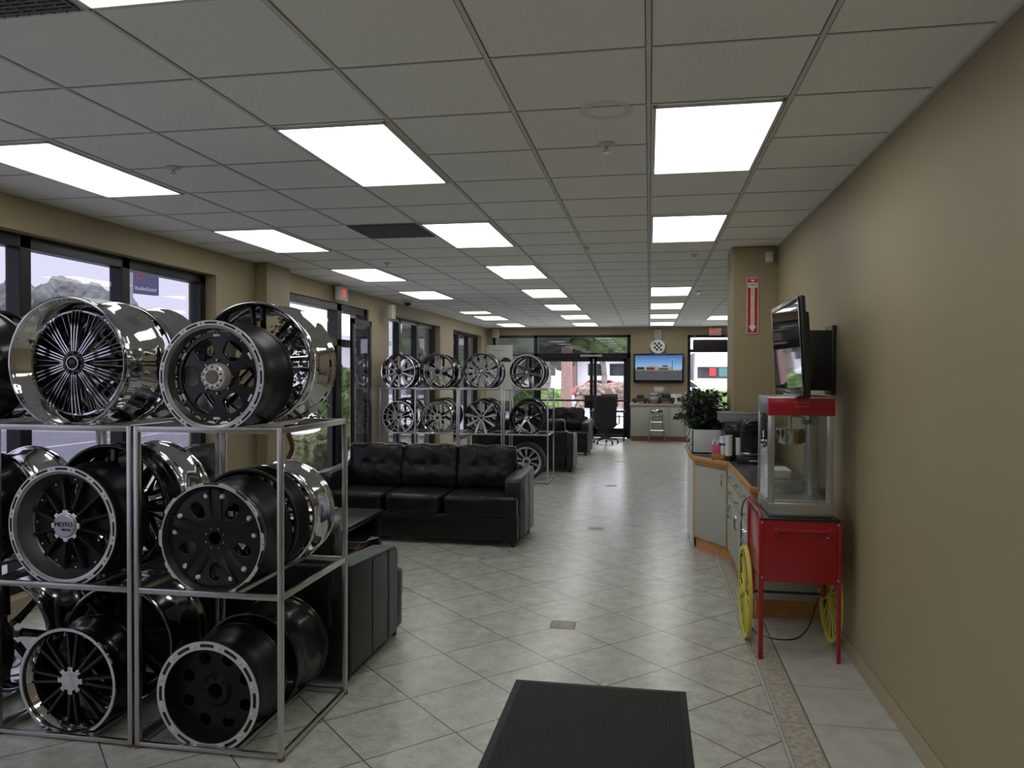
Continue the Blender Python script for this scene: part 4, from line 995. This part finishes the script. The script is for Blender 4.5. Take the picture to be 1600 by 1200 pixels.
for xw in (x0-.038, x1+.038):
    o = MB().lathe([(.262, -.010), (.286, -.012), (.288, 0), (.286, .012), (.262, .010)], 'Y', 56, True, Matrix.Translation((xw, 5.06, .2885)) @ Matrix.Rotation(PI/2, 4, 'Z')).build('wheel', M_YEL, t)
    MB().cyl((xw-.028, 5.06, .2885), (xw+.028, 5.06, .2885), .028, n=20).build('hub', M_YEL, o)
    for k in range(16):
        a_ = 2*PI*k/16; MB().cyl((xw, 5.06+.025*math.cos(a_), .2885+.025*math.sin(a_)), (xw, 5.06+.265*math.cos(a_), .2885+.265*math.sin(a_)), .0055, n=6).build('wheel_spoke', M_YEL, o)
t = thing('power_cord', 'black power cord looping to the floor under the popcorn cart', 'cord', (0, 0, 0))
cp = [(.66, 5.26, .86), (.61, 5.25, .80), (.60, 5.24, .55), (.61, 5.22, .25), (.64, 5.18, .06), (.70, 5.10, .006), (.80, 5.02, .006), (.92, 5.06, .006), (1.02, 5.2, .04), (1.08, 5.30, .14), (1.13, 5.33, .25)]
def catmull(P, k=6):
    P = [Vector(p) for p in P]; out = []
    for i in range(len(P)-1):
        p0, p1, p2, p3 = P[max(i-1, 0)], P[i], P[i+1], P[min(i+2, len(P)-1)]
        for j in range(k):
            u = j/k; out.append(.5*((2*p1)+(-p0+p2)*u+(2*p0-5*p1+4*p2-p3)*u*u+(-p0+3*p1-3*p2+p3)*u**3))
    return out+[P[-1]]
MB().tube(catmull(cp), .0045, 8).build('cable', M_BPL, t); MB().box(1.12, 1.155, 5.315, 5.345, .24, .27, .004).build('plug', M_BPL, t)

t = thing('popcorn_machine', 'stainless and glass popcorn machine with red header on the red cart', 'popcorn machine', (0, 0, .8295))
px0, px1, py0, py1, H = .690, 1.050, 4.70, 5.13, .705
MB().box(px0, px1, py0, py1, 0, .085, .006).build('base', M_SST, t)
for x in (px0+.015, px1-.02):
    for y in (py0+.01, py1-.02): MB().box(x-.016, x+.020, y-.01, y+.02, .08, .62, .002).build('corner_post', M_SST, t)
MB().box(px0, px1, py0, py1, .60, H, .006).build('hood', M_SST, t)
hd_ = MB().box(px0-.004, px1+.006, py0-.012, py0+.03, .595, H-.008, .003).build('red_header', M_RED, t)
for z, wd in ((.672, .085), (.648, .085)):
    me = MB()
    for k in range(7): me.box(.835+k*.012, .8435+k*.012, py0-.0135, py0-.0115, z-.004, z+.004)
    me.build('faded_print', mat('faded_print', (.55, .12, .10), .5), hd_, 0)
def pane(a): MB().box(*a).build('glass_pane', M_CGLASS, t, 0)
pane((px0+.03, px1-.03, py0+.004, py0+.008, .085, .60)); pane((px0+.004, px0+.008, py0+.03, py1-.03, .085, .60)); pane((px1-.008, px1-.004, py0+.03, py1-.03, .085, .60)); pane((px0+.03, px1-.03, py1-.008, py1-.004, .085, .60))
MB().box(px0+.02, px1-.02, py0+.004, py0+.014, .083, .10, .002).build('front_sill', mat('bright_sill', (.8, .8, .8), .35, .6), t)
MB().box(px0+.03, px1-.03, py0+.05, py1-.04, .086, .094).build('serving_tray', M_SST, t)
MB().box(px0+.05, px1-.10, py1-.06, py1-.045, .086, .165, .002).build('crumb_guard', M_SST, t)
MB().box(px1-.085, px1-.03, py1-.16, py1-.03, .086, .58, .003).build('heater_column', M_SST, t)
kt = MB().lathe([(0, .415), (.070, .415), (.078, .425), (.084, .50), (.088, .502), (.088, .508), (.080, .508), (0, .508)], 'Z', 40, False, Matrix.Translation((.845, 4.90, 0))).build('kettle', M_CHROME, t)
MB().lathe([(.0730, .425), (.0740, .425), (.0800, .49), (.0790, .49)], 'Z', 40, True, Matrix.Translation((.855, 4.897, 0))).build('kettle_band', M_COPPER, kt)
MB().cyl((.845, 4.90, .508), (.845, 4.90, .60), .008, n=10).build('kettle_hanger', M_SST, t)
MB().tube([(.845, 4.90, .585), (.90, 4.88, .58), (.935, 4.86, .545)], .008, 8).build('kettle_arm', M_SST, t)
MB().box(.90, .955, 4.83, 4.89, .535, .56, .006).build('lamp_socket', M_DKCH, t)
MB().tube([(.885, 4.9, .45), (.75, 4.92, .43), (.73, 4.92, .35)], .010, 8).build('kettle_handle', M_BPL, t)

# television on the right wall
t = thing('wall_television', 'large black television on a bracket above the popcorn machine, tilted down', 'television', (0, 0, 0))
Mt = Matrix.Translation((.825, 4.93, 1.815)) @ Matrix.Rotation(math.radians(-3.6), 4, 'Y')
MB().box(0, .035, -.48, .48, -.285, .285, .012, 3, M=Mt).box(.035, .07, -.38, .38, -.2, .2, .012, M=Mt).build('housing', M_BPL, t)
MB().box(-.003, .001, -.445, .445, -.235, .250, 0, M=Mt).build('screen', mat('dark_screen', (.006, .006, .007), .03, spec=.9), t, 0)
MB().box(-.004, .0, -.48, .48, -.285, -.240, .002, M=Mt).box(-.004, .0, -.48, -.448, -.285, .285, .002, M=Mt).box(-.004, .0, .448, .48, -.285, .285, .002, M=Mt).box(-.004, .0, -.48, .48, .252, .285, .002, M=Mt).build('bezel', M_BLK, t)
MB().tube([Mt @ Vector((-.006, -.16, -.272)), Mt @ Vector((-.008, 0, -.276)), Mt @ Vector((-.006, .16, -.272))], .003, 6).build('trim_line', M_SST, t)
MB().box(.90, 1.165, 5.22, 5.38, 1.56, 1.95, .012).box(.885, .935, 4.8, 5.37, 1.64, 1.90, .01).box(1.150, WR-.001, 5.22, 5.42, 1.53, 1.98, .006).build('wall_bracket', M_BPL, t)

# ---------------------------------------------------------------- end wall items
def tvpic():
    t = thing('wall_television', 'lit television on the end wall showing a street scene', 'television', (.235, 19.9, 1.81))
    MB().box(-.63, .63, 0, .07, -.37, .37, .02, 3).build('housing', M_BLK, t); MB().box(-.2, .2, .06, .1, -.15, .15).build('wall_mount', M_BPL, t)
    def sc(col, s=.55): return emis('screen_%02d' % len(bpy.data.materials), col, s)
    s = MB().box(-.585, .585, -.004, 0, -.02, .325).build('screen', None, t, 0)
    # sky gradient bands of the picture itself
    m = bpy.data.materials.new('screen_sky'); m.use_nodes = True; n = m.node_tree.nodes; n.clear(); L = m.node_tree.links
    o = n.new('ShaderNodeOutputMaterial'); e = n.new('ShaderNodeEmission'); r = n.new('ShaderNodeValToRGB'); tcc = n.new('ShaderNodeTexCoord'); sp = n.new('ShaderNodeSeparateXYZ')
    L.new(tcc.outputs['Generated'], sp.inputs[0]); L.new(sp.outputs[2], r.inputs[0]); L.new(r.outputs[0], e.inputs[0]); L.new(e.outputs[0], o.inputs[0])
    r.color_ramp.elements[0].color = (.30, .50, .72, 1); r.color_ramp.elements[1].color = (.05, .15, .42, 1); e.inputs[1].default_value = 1.0
    s.data.materials.append(m)
    def im(name, x0, x1, z0, z1, col, d=.001): MB().box(x0, x1, -.004-d, -.0042, z0, z1).build(name, sc(col), s, 0)
    im('picture_road', -.585, .585, -.30, -.03, (.16, .16, .19)); im('picture_kerb', -.585, .585, -.06, -.045, (.5, .5, .45), .0014)
    im('picture_building', -.34, .33, -.045, .035, (.55, .48, .32), .0016); im('picture_roof', -.30, -.05, .03, .055, (.6, .55, .5), .0018)
    im('picture_shopfront', -.30, -.10, -.045, .02, (.25, .06, .05), .002); im('picture_hedge', .0, .24, -.045, .0, (.08, .12, .05), .002)
    im('picture_tree', -.55, -.36, -.03, .03, (.05, .08, .06), .0015); im('picture_tree', .10, .22, .03, .07, (.06, .08, .06), .0015); im('picture_car', .35, .56, -.045, -.015, (.7, .7, .75), .002)
    im('picture_lamp_post', .335, .347, -.03, .21, (.03, .04, .06), .002); im('picture_lamp_post', .315, .37, .20, .215, (.8, .8, .8), .0022)
tvpic()
t = thing('wall_clock', 'round clock with a black and white checkered face above the lit television', 'clock', (.215, 19.93, 2.36))
MB().lathe([(0, .06), (.20, .06), (.21, .03), (.205, 0), (.185, -.008), (.175, .005), (0, .005)], 'Y', 48, False).build('case', M_SST, t)
lo = MB(); lw_ = MB().lathe([(0, 0), (.172, 0), (.172, .006), (0, .006)], 'Y', 40, False).build('dial', M_PAPER, t)
for i in range(-3, 3):
    for j in range(-3, 3):
        xx, zz = (i+.5)*.052, (j+.5)*.052
        if (i+j) % 2 and math.hypot(xx, zz) < .125: lo.box(xx-.026, xx+.026, -.004, .001, zz-.026, zz+.026)
lo.build('checker_pattern', M_BPL, t, 0)
t = thing('thermostat', 'small grey plate on the end wall under the lit television', 'wall plate', (.245, 20.0, 1.27)); MB().box(-.15, .15, -.03, 0, -.10, .08, .005).build('plate', mat('plate_grey', (.38, .38, .34), .5), t); MB().box(-.11, .11, -.035, -.03, -.06, .05, .002).build('window', M_TRIMW, t)

t = thing('far_cabinet', 'low grey-green cabinet under the lit television on the end wall', 'cabinet', (0, 0, 0))
MB().box(-.45, .95, 19.32, 19.98, .12, .86, .002).build('body', M_LAM, t); MB().box(-.43, .95, 19.36, 19.98, 0, .12).build('toe_kick', mat('brown_kick', (.20, .09, .05), .5), t)
MB().box(-.47, .97, 19.29, 19.99, .86, .93, .005).build('cabinet_top', mat('tan_top', (.38, .30, .24), .4), t)
for a_, b_ in ((-.44, .08), (.10, .50), (.52, .94)): 
    d = MB().box(a_, b_, 19.302, 19.32, .14, .85, .003).build('door', M_LAM, t); MB().cyl((b_-.05, 19.295, .68), (b_-.05, 19.295, .78), .005, n=8).build('handle', M_SST, d)
t = thing('step_stool', 'chrome and grey retro step stool in front of the far cabinet', 'stool', (.19, 19.05, 0))
MB().box(-.17, .17, -.14, .14, .66, .70, .012).build('seat', M_GREY, t); MB().box(-.175, .175, -.145, .145, .645, .665, .006).build('seat_band', M_CHROME, t)
for sx in (-1, 1):
    for sy in (-1, 1): MB().tube([(sx*.13, sy*.11, .65), (sx*.145, sy*.13, .35), (sx*.20, sy*.17, .012)], .012, 8).build('leg', M_CHROME, t)
MB().box(-.13, .13, -.26, -.12, .20, .22, .005).build('step', M_GREY, t); MB().box(-.13, .13, -.20, -.10, .40, .42, .005).build('step', M_GREY, t)
MB().tube([(-.16, -.15, .30), (.16, -.15, .30)], .009, 8).tube([(-.14, -.12, .50), (.14, -.12, .50)], .007, 8).build('cross_bar', M_CHROME, t)
MB().box(-.14, .14, .10, .12, .62, .80, .02).build('back_rest', M_CHROME, t)

# model trucks, printed cards on the cabinet top
def truck(loc, m, label, s=1.0, rz=0):
    t = thing('model_truck', label, 'model truck', loc, rz, 'toy trucks on the far cabinet')
    MB().box(-.20*s, .20*s, -.09*s, .09*s, .05*s, .13*s, .02*s).box(-.10*s, .10*s, -.08*s, .08*s, .12*s, .22*s, .03*s).build('body', m, t)
    MB().box(-.085*s, .085*s, -.083*s, .083*s, .145*s, .195*s, .01*s).build('windows', M_CARG, t)
    for x in (-.13, .13):
        for y in (-.085, .085): MB().cyl((x*s, y*s-.02*s, .05*s), (x*s, y*s+.02*s, .05*s), .05*s, n=18).build('wheel', M_TIRE, t)
    MB().box(-.205*s, .205*s, -.095*s, -.088*s, .07*s, .09*s).build('grille', M_CHROME, t)
truck((-.22, 19.58, .93), M_CARD, 'dark model truck at the left end of the far cabinet'); truck((.12, 19.60, .93), mat('toy_silver', (.35, .36, .38), .25, .6), 'tall silver-fronted model truck on the far cabinet', 1.25, PI/2); truck((.42, 19.62, .93), mat('toy_black', (.02, .02, .025), .2), 'black model truck in the middle of the far cabinet', 1.15)
t = thing('open_brochure', 'open white picture book standing on the far cabinet', 'book', (.66, 19.48, .93))
for s_, rz in ((-1, -.5), (1, .5)):
    Mx = Matrix.Rotation(rz*s_*1.0 if False else rz, 4, 'Z'); MB().box(-.16 if s_ < 0 else 0, 0 if s_ < 0 else .16, -.003, .003, 0, .24, 0, M=Mx).build('page', M_PAPER, t, 0)
    MB().box((-.13 if s_ < 0 else .03), (-.03 if s_ < 0 else .13), -.005, -.003, .05, .15, 0, M=Mx).build('printed_picture', mat('print_grey', (.10, .10, .12), .5), t, 0)
for i, (x, c, l) in enumerate(((.84, M_GREY, 'grey binder standing at the right end of the far cabinet'), (.90, M_PAPER, 'white binder standing at the right end of the far cabinet'))):
    t = thing('binder', l, 'binder', (x, 19.60, .93)); MB().box(-.025, .025, -.12, .12, 0, .27, .003).build('cover', c, t); MB().box(-.012, .012, -.121, -.119, .06, .2).build('spine_label', M_WHITE, t, 0)
t = thing('paper_sheet', 'white sheet of paper at the left front of the far cabinet top', 'paper', (-.34, 19.38, .931)); MB().box(-.10, .10, -.06, .06, 0, .002).build('sheet', M_PAPER, t, 0)

# office chair, desk, monitor
t = thing('office_chair', 'high-backed black office chair in front of the end doors', 'chair', (-1.02, 18.55, 0))
MB().add(cushion(.54, .12, .78, .2, 12, wrinkle=.004, pw=6), Matrix.Translation((0, -.24, .76)) @ Matrix.Rotation(.06, 4, 'X')).build('backrest', M_CHAIR, t, 60)
MB().add(cushion(.52, .50, .12, .0, 10, wrinkle=.003, pw=5), Matrix.Translation((0, .05, .46))).build('seat', M_CHAIR, t, 60)
MB().cyl((0, 0, .12), (0, 0, .42), .028, n=16).build('gas_post', M_BPL, t)
for sx in (-1, 1): MB().tube([(sx*.25, .1, .44), (sx*.32, .08, .48), (sx*.32, .02, .66), (sx*.31, -.16, .67)], .018, 8).build('armrest', M_BPL, t)
for k in range(5):
    a_ = 2*PI*k/5+.3; MB().tube([(0, 0, .13), (.16*math.cos(a_), .16*math.sin(a_), .11), (.30*math.cos(a_), .30*math.sin(a_), .075)], [.026, .022, .014], 8).build('base_leg', M_BPL, t)
    MB().cyl((.30*math.cos(a_)-.02, .30*math.sin(a_), .030), (.30*math.cos(a_)+.02, .30*math.sin(a_), .030), .030, n=14).build('caster', M_TIRE, t)
t = thing('computer_desk', 'small dark metal-framed desk behind the office chair', 'desk', (-1.0, 19.3, 0))
MB().box(-.42, .42, -.24, .26, .72, .745, .004).build('desk_top', M_BPL, t)
for x in (-.39, .39):
    for y in (-.21, .23): MB().box(x-.015, x+.015, y-.015, y+.015, 0.0, .72, .002).build('leg', M_BPL, t)
MB().box(.0, .40, -.2, .2, .60, .615).build('keyboard_shelf', M_BPL, t)
MB().box(-.4, .4, .21, .23, .1, .13).box(-.4, .4, -.22, -.2, .07, .09).build('cross_bar', M_BPL, t)
t = thing('monitor', 'black computer monitor on the desk behind the office chair', 'monitor', (-.98, 19.35, .745))
MB().box(-.21, .21, -.02, .02, .10, .42, .008).build('screen_housing', M_BPL, t); MB().box(-.03, .03, -.015, .03, 0.01, .14, .003).build('stand', M_BPL, t); MB().box(-.11, .11, -.09, .09, 0, .012, .004).build('foot', M_BPL, t)
t = thing('sticky_note', 'cream note standing on top of the black monitor', 'note', (-1.0, 19.33, 1.166)); MB().box(-.085, .085, -.002, .002, 0, .12).build('paper', mat('cream_note', (.75, .65, .42), .7), t, 0)
t = thing('keyboard', 'black keyboard at the right side of the desk top', 'keyboard', (-.72, 19.16, .746)); kb = MB().box(-.12, .10, -.06, .06, 0, .014, .003).build('case', M_BPL, t)
t = thing('header_sticker', 'thin pale sticker strip with small print over the end doors', 'sticker', (-1.48, 19.998, 2.135)); MB().box(-.28, .28, -.003, 0, -.025, .025).build('strip', mat('sticker_grey', (.42, .42, .42), .5), t, 0)
tl = MB()
for k in range(26): tl.box(-.27+k*.021, -.27+k*.021+.013, -.0045, -.003, -.012, .012)
tl.build('printed_line', M_GREY, t, 0)
# poster on the far left glass
t = thing('window_poster', 'white banner with small lines and a car picture hung at the far left glass', 'poster', (-3.90, 19.86, 1.75))
MB().box(-.38, .38, -.004, .004, -.8, .66).build('sheet', mat('banner_white', (.52, .54, .50), .7), t, 0)
tl = MB()
for z, wd in ((.52, .30), (.43, .06), (.33, .42)): 
    n_ = int(wd/.03)
    for k in range(n_): tl.box(-wd/2+k*.03, -wd/2+k*.03+.022, -.0055, -.004, z-.010, z+.010)
tl.build('printed_line', M_GREY, t, 0)
cb = MB().box(.06, .34, -.006, -.004, .22, .29, .0005); cb.box(.12, .28, -.006, -.004, .27, .33, .0005); cb.build('car_picture', M_CARD, t, 0)
t = thing('hanging_sign', 'dark blank sign board hanging in the top of the far right window', 'sign', (1.5, 19.90, 2.36)); MB().box(-.42, .42, -.02, .02, -.12, .17, .03).build('board', mat('purple_black', (.022, .012, .024), .5), t); MB().box(-.38, -.37, 0, .115, .16, .29).box(.37, .38, 0, .115, .16, .29).build('hanger', M_SST, t)

# ---------------------------------------------------------------- ficus by the entry
def ficus():
    t = thing('potted_ficus', 'twisted-trunk ficus tree in a pot between the rack and the entry', 'plant', (-3.72, 7.55, 0))
    MB().lathe([(0, 0), (.14, 0), (.18, .30), (.195, .30), (.195, .34), (.17, .34), (.165, .29), (0, .29)], 'Z', 32, False).build('pot', mat('dark_pot', (.03, .025, .02), .4), t)
    MB().tube(catmull([(0, 0, .28), (.02, .02, .5), (-.03, .0, .7), (.03, .01, .88), (.0, -.02, 1.05), (.03, 0, 1.25), (.05, 0, 1.5)]), .024, 10).tube(catmull([(.02, 0, 1.0), (-.10, .02, 1.2), (-.15, 0, 1.4)]), .012, 8).tube(catmull([(.03, 0, 1.1), (.16, .04, 1.35), (.22, 0, 1.7)]), .012, 8).build('trunk', M_BARK, t)
    rnd = random.Random(5); b = bmesh.new()
    for k in range(1200):
        a = rnd.uniform(0, 2*PI); u = rnd.random()**.6; z = rnd.uniform(1.16, 2.25); rr = .40*math.sin(PI*min(1, (z-.85)/1.5))**.7*u
        p = Vector((.05+rr*math.cos(a), rr*math.sin(a), z)); leaf_quad(b, p, rnd.uniform(.04, .07), Vector((rnd.uniform(-1, 1), rnd.uniform(-1, 1), rnd.uniform(-1.2, .2))), Vector((0, 0, 1)))
    mb = MB(); mb.add(b); mb.build('foliage', M_GREENL, t, 0)
ficus()

# ---------------------------------------------------------------- outside
sbox('ground', -90, 60, -40, 120, -.35, -.12, M_ASPH)
sbox('sidewalk', -8.5, WL-.3, -8, 21, -.12, -.04, M_CONC)
sbox('forecourt', -20, 30, YE+.25, 33, -.12, -.03, M_CONC)
sbox('eave', WL-1.5, WL-.3, -6, 21, 2.95, 3.1, M_STUCCO)
def lumpy(b, amp, sc_, seed):
    for v in b.verts: v.co += v.co.normalized()*(noise.noise(v.co*sc_+Vector((seed, 0, 0)))*amp + noise.noise(v.co*sc_*3.3)*amp*.5)
def hedge(x0, x1, y0, y1, z0, z1, m, label, rough_=1.0):
    b = bmesh.new(); bmesh.ops.create_cube(b, size=1); bmesh.ops.subdivide_edges(b, edges=b.edges[:], cuts=22, use_grid_fill=True)
    for v in b.verts:
        p = Vector(((x0+x1)/2+v.co.x*(x1-x0), (y0+y1)/2+v.co.y*(y1-y0), (z0+z1)/2+v.co.z*(z1-z0))); k = min(.12*(z1-z0)/1.0, .15)
        p += v.co.normalized()*rough_*(noise.noise(p*2.1)*k*1.4 + noise.noise(p*7)*k*.8); v.co = p
    o = MB().add(b).build('hedge', m, None, 0); tag(o, label, 'hedge'); return o
def tree(x, y, h, cr, label, seed=0, z0=-.12, trunk=.16, n=420, dens=1.0, mt=M_TREE):
    t = thing('street_tree', label, 'tree', (x, y, z0)); rnd = random.Random(seed+11)
    MB().tube(catmull([(0, 0, 0), (.1, 0, h*.3), (-.05, 0, h*.55), (.05, 0, h*.8)]), [trunk*(1-.6*i/18) for i in range(19)], 10).tube([(0, 0, h*.45), (cr*.4, 0, h*.7)], trunk*.4, 6).tube([(0, 0, h*.4), (-cr*.4, .2, h*.68)], trunk*.4, 6).build('trunk', M_TRUNK, t)
    b = bmesh.new()
    for k in range(9):
        q = bmesh.new(); bmesh.ops.create_icosphere(q, subdivisions=4, radius=cr*rnd.uniform(.35, .55)); lumpy(q, cr*.16, 3.2/cr, k+seed)
        a = rnd.uniform(0, 2*PI); rr = cr*.55*rnd.random()**.5
        bmesh.ops.translate(q, verts=q.verts, vec=(rr*math.cos(a), rr*math.sin(a), h - cr*.8 + rnd.uniform(-.4, .45)*cr)); me = bpy.data.meshes.new('q'); q.to_mesh(me); q.free(); b.from_mesh(me); bpy.data.meshes.remove(me)
    MB().add(b).build('crown', mt, t, 0)
def car(x, y, rz, m, label, s=1.0):
    t = thing('parked_car', label, 'car', (x, y, -.12), rz)
    prof = [(-2.2, .35), (-2.15, .75), (-1.3, .92), (-.75, 1.38), (.7, 1.40), (1.35, .98), (2.1, .88), (2.2, .4)]
    MB().prism([(a*s, b*s) for a, b in prof], -.85*s, .85*s, Matrix(((1, 0, 0, 0), (0, 0, 1, 0), (0, 1, 0, 0), (0, 0, 0, 1))), .05).build('body', m, t)
    MB().prism([(-1.12*s, .95*s), (-.70*s, 1.32*s), (.65*s, 1.33*s), (1.15*s, .98*s)], -.87*s, .87*s, Matrix(((1, 0, 0, 0), (0, 0, 1, 0), (0, 1, 0, 0), (0, 0, 0, 1)))).build('windows', M_CARG, t)
    for a in (-1.35, 1.35):
        for b in (-.8, .8): MB().cyl((a*s, b*s-.1, .33*s), (a*s, b*s+.1, .33*s), .33*s, n=20).build('wheel', M_TIRE, t)
# beyond the end doors
tree(-7.6, 32.5, 6.0, 3.6, 'leafy tree outside at the left of the end doors', 1); tree(-6.0, 44.5, 6.6, 2.9, 'tree behind the brick pillar outside the end doors', 2, trunk=.35)
M_TREE2 = mat('light_tree_green', (.22, .32, .11), .8, noise_amt=.5, nscale=1.5)
tree(-2.6, 44, 5.6, 2.0, 'bright green young tree outside the right end door', 3, trunk=.20, mt=M_TREE2); tree(6.3, 46, 4.4, 1.5, 'small pale tree outside the far right window', 4, mt=M_TREE2)
hedge(-6.9, -3.9, 36, 37.3, -.12, .90, M_HEDGE, 'green clipped hedge outside the left end door'); hedge(-3.7, .4, 40, 41.6, -.12, 1.0, M_HEDR, 'reddish hedge outside the right end door', 2.5)
hedge(1.7, 3.8, 27, 28.4, -.12, 1.05, M_HEDGE, 'pale green bush outside the far right window')
t = thing('brick_building', 'low red brick building with pillars across the forecourt', 'building', (0, 0, 0))
MB().box(-22, 3, 72, 84, -.12, 3.6).build('wall', M_STUCCO, t, 0); MB().box(-9, 3.5, 70, 85, 3.6, 5.2).build('roof', M_ROOFR, t, 0)
for x in (-14, -7.0, -1): MB().box(x-.45, x+.45, 70.4, 71.4, -.12, 3.6).build('pillar', M_BRICK, t, 0)
for x in (-12, -9.5, -4.8, -2.8): MB().box(x-.8, x+.8, 71.93, 72.0, 1.5, 2.6).build('window', M_CARG, t, 0)
o = MB().box(-3.50, -3.10, 31, 31.5, -.12, 2.75, .02).build('brick_pier', mat('pier_brick', (.17, .105, .09), .9, noise_amt=.2, nscale=10), None); tag(o, 'freestanding red brick pier outside the left end door', 'pillar')
t = thing('shop_building', 'pale shop block with coloured signs outside the far right window', 'building', (0, 0, 0))
MB().box(4, 26, 70, 80, -.12, 3.6).build('wall', M_STUCCO, t, 0); MB().box(4.2, 25, 69.95, 70, 1.3, 2.3).build('shop_window', M_CARG, t, 0)
MB().box(5.2, 5.75, 69.6, 69.9, 1.5, 2.2).build('red_sign', M_SIGNR, t, 0); MB().box(6.0, 8.2, 69.6, 69.9, 1.45, 2.2).build('green_sign', mat('green_sign', (.06, .16, .14), .5), t, 0)
car(-3.2, 52, 0, M_CARR, 'red car parked across the forecourt, beyond the end doors'); car(1.9, 50, 0, M_CARW, 'white car parked beyond the far right window'); car(6.5, 50, 0, M_CARD, 'dark car parked beyond the far right window', .95); car(-9.5, 54, 0, M_CARW, 'white car parked beyond the left end glass')
# beyond the window wall
hedge(-7.6, -5.7, 12.4, 14.2, -.05, .42, mat('hedge_olive', (.15, .17, .07), .8, noise_amt=.8, nscale=14), 'low olive hedge outside the entry glass', 3.0); hedge(-7.4, -5.4, 16.4, 19.4, -.05, .58, M_HEDGE, 'low green hedge outside, just past the olive one', 2.5)
sbox('parking_lot', -34, -8.7, 24, 60, -.12, -.10, M_CONC)
t = thing('topiary', 'round clipped bush outside the entry glass', 'bush', (-6.45, 15.2, -.1)); b = bmesh.new(); bmesh.ops.create_icosphere(b, subdivisions=5, radius=.58); lumpy(b, .12, 5, 3)
MB().add(b, Matrix.Translation((0, 0, 1.35))).build('crown', M_HEDGE, t, 0); MB().cyl((0, 0, 0), (0, 0, .9), .05, n=10).build('trunk', M_BARK, t)
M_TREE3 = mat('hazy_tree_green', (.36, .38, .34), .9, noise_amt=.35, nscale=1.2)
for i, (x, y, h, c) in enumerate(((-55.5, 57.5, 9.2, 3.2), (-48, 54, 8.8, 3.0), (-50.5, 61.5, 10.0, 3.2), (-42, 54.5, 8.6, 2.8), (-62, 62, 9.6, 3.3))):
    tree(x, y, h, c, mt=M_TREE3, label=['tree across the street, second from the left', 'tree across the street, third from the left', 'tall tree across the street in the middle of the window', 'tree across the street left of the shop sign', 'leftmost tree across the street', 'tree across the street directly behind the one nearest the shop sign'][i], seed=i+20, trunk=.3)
t = thing('shop_sign', 'tall navy and red shop sign across the street', 'sign', (-28, 39.1, 6.85), 1.30)
MB().box(-.86, .86, -.15, .15, -.78, .72).build('panel', M_NAVY, t, 0)
MB().box(-1.25, -.86, -.2, .2, -6.95, .8).build('post', mat('sign_post_pale', (.45, .45, .5), .6), t, 0)
MB().lathe([(.16, -.165), (.24, -.165), (.24, -.15), (.16, -.15)], 'Y', 32, True, Matrix.Translation((-.45, 0, .22))).build('logo', mat('logo_red', (.5, .06, .08), .5), t)
link('lettering', text_mesh('RadioShack', .31, .02), M_WHITE, t, (0, -.165, -.5))
t = thing('street_building', 'long pale building across the street behind the shop sign', 'building', (0, 0, 0)); MB().box(-46, -34, 72, 95, -.12, 5.2).build('wall', M_STUCCO, t, 0); MB().box(-47, -33, 71, 96, 5.2, 5.8).build('roof', M_WHITE, t, 0)
sbox('road_marking', -14.2, -14.0, -30, 80, -.12, -.112, M_WHITE)
sbox('kerb', -8.7, -8.5, -30, 30, -.12, 0, M_CONC)
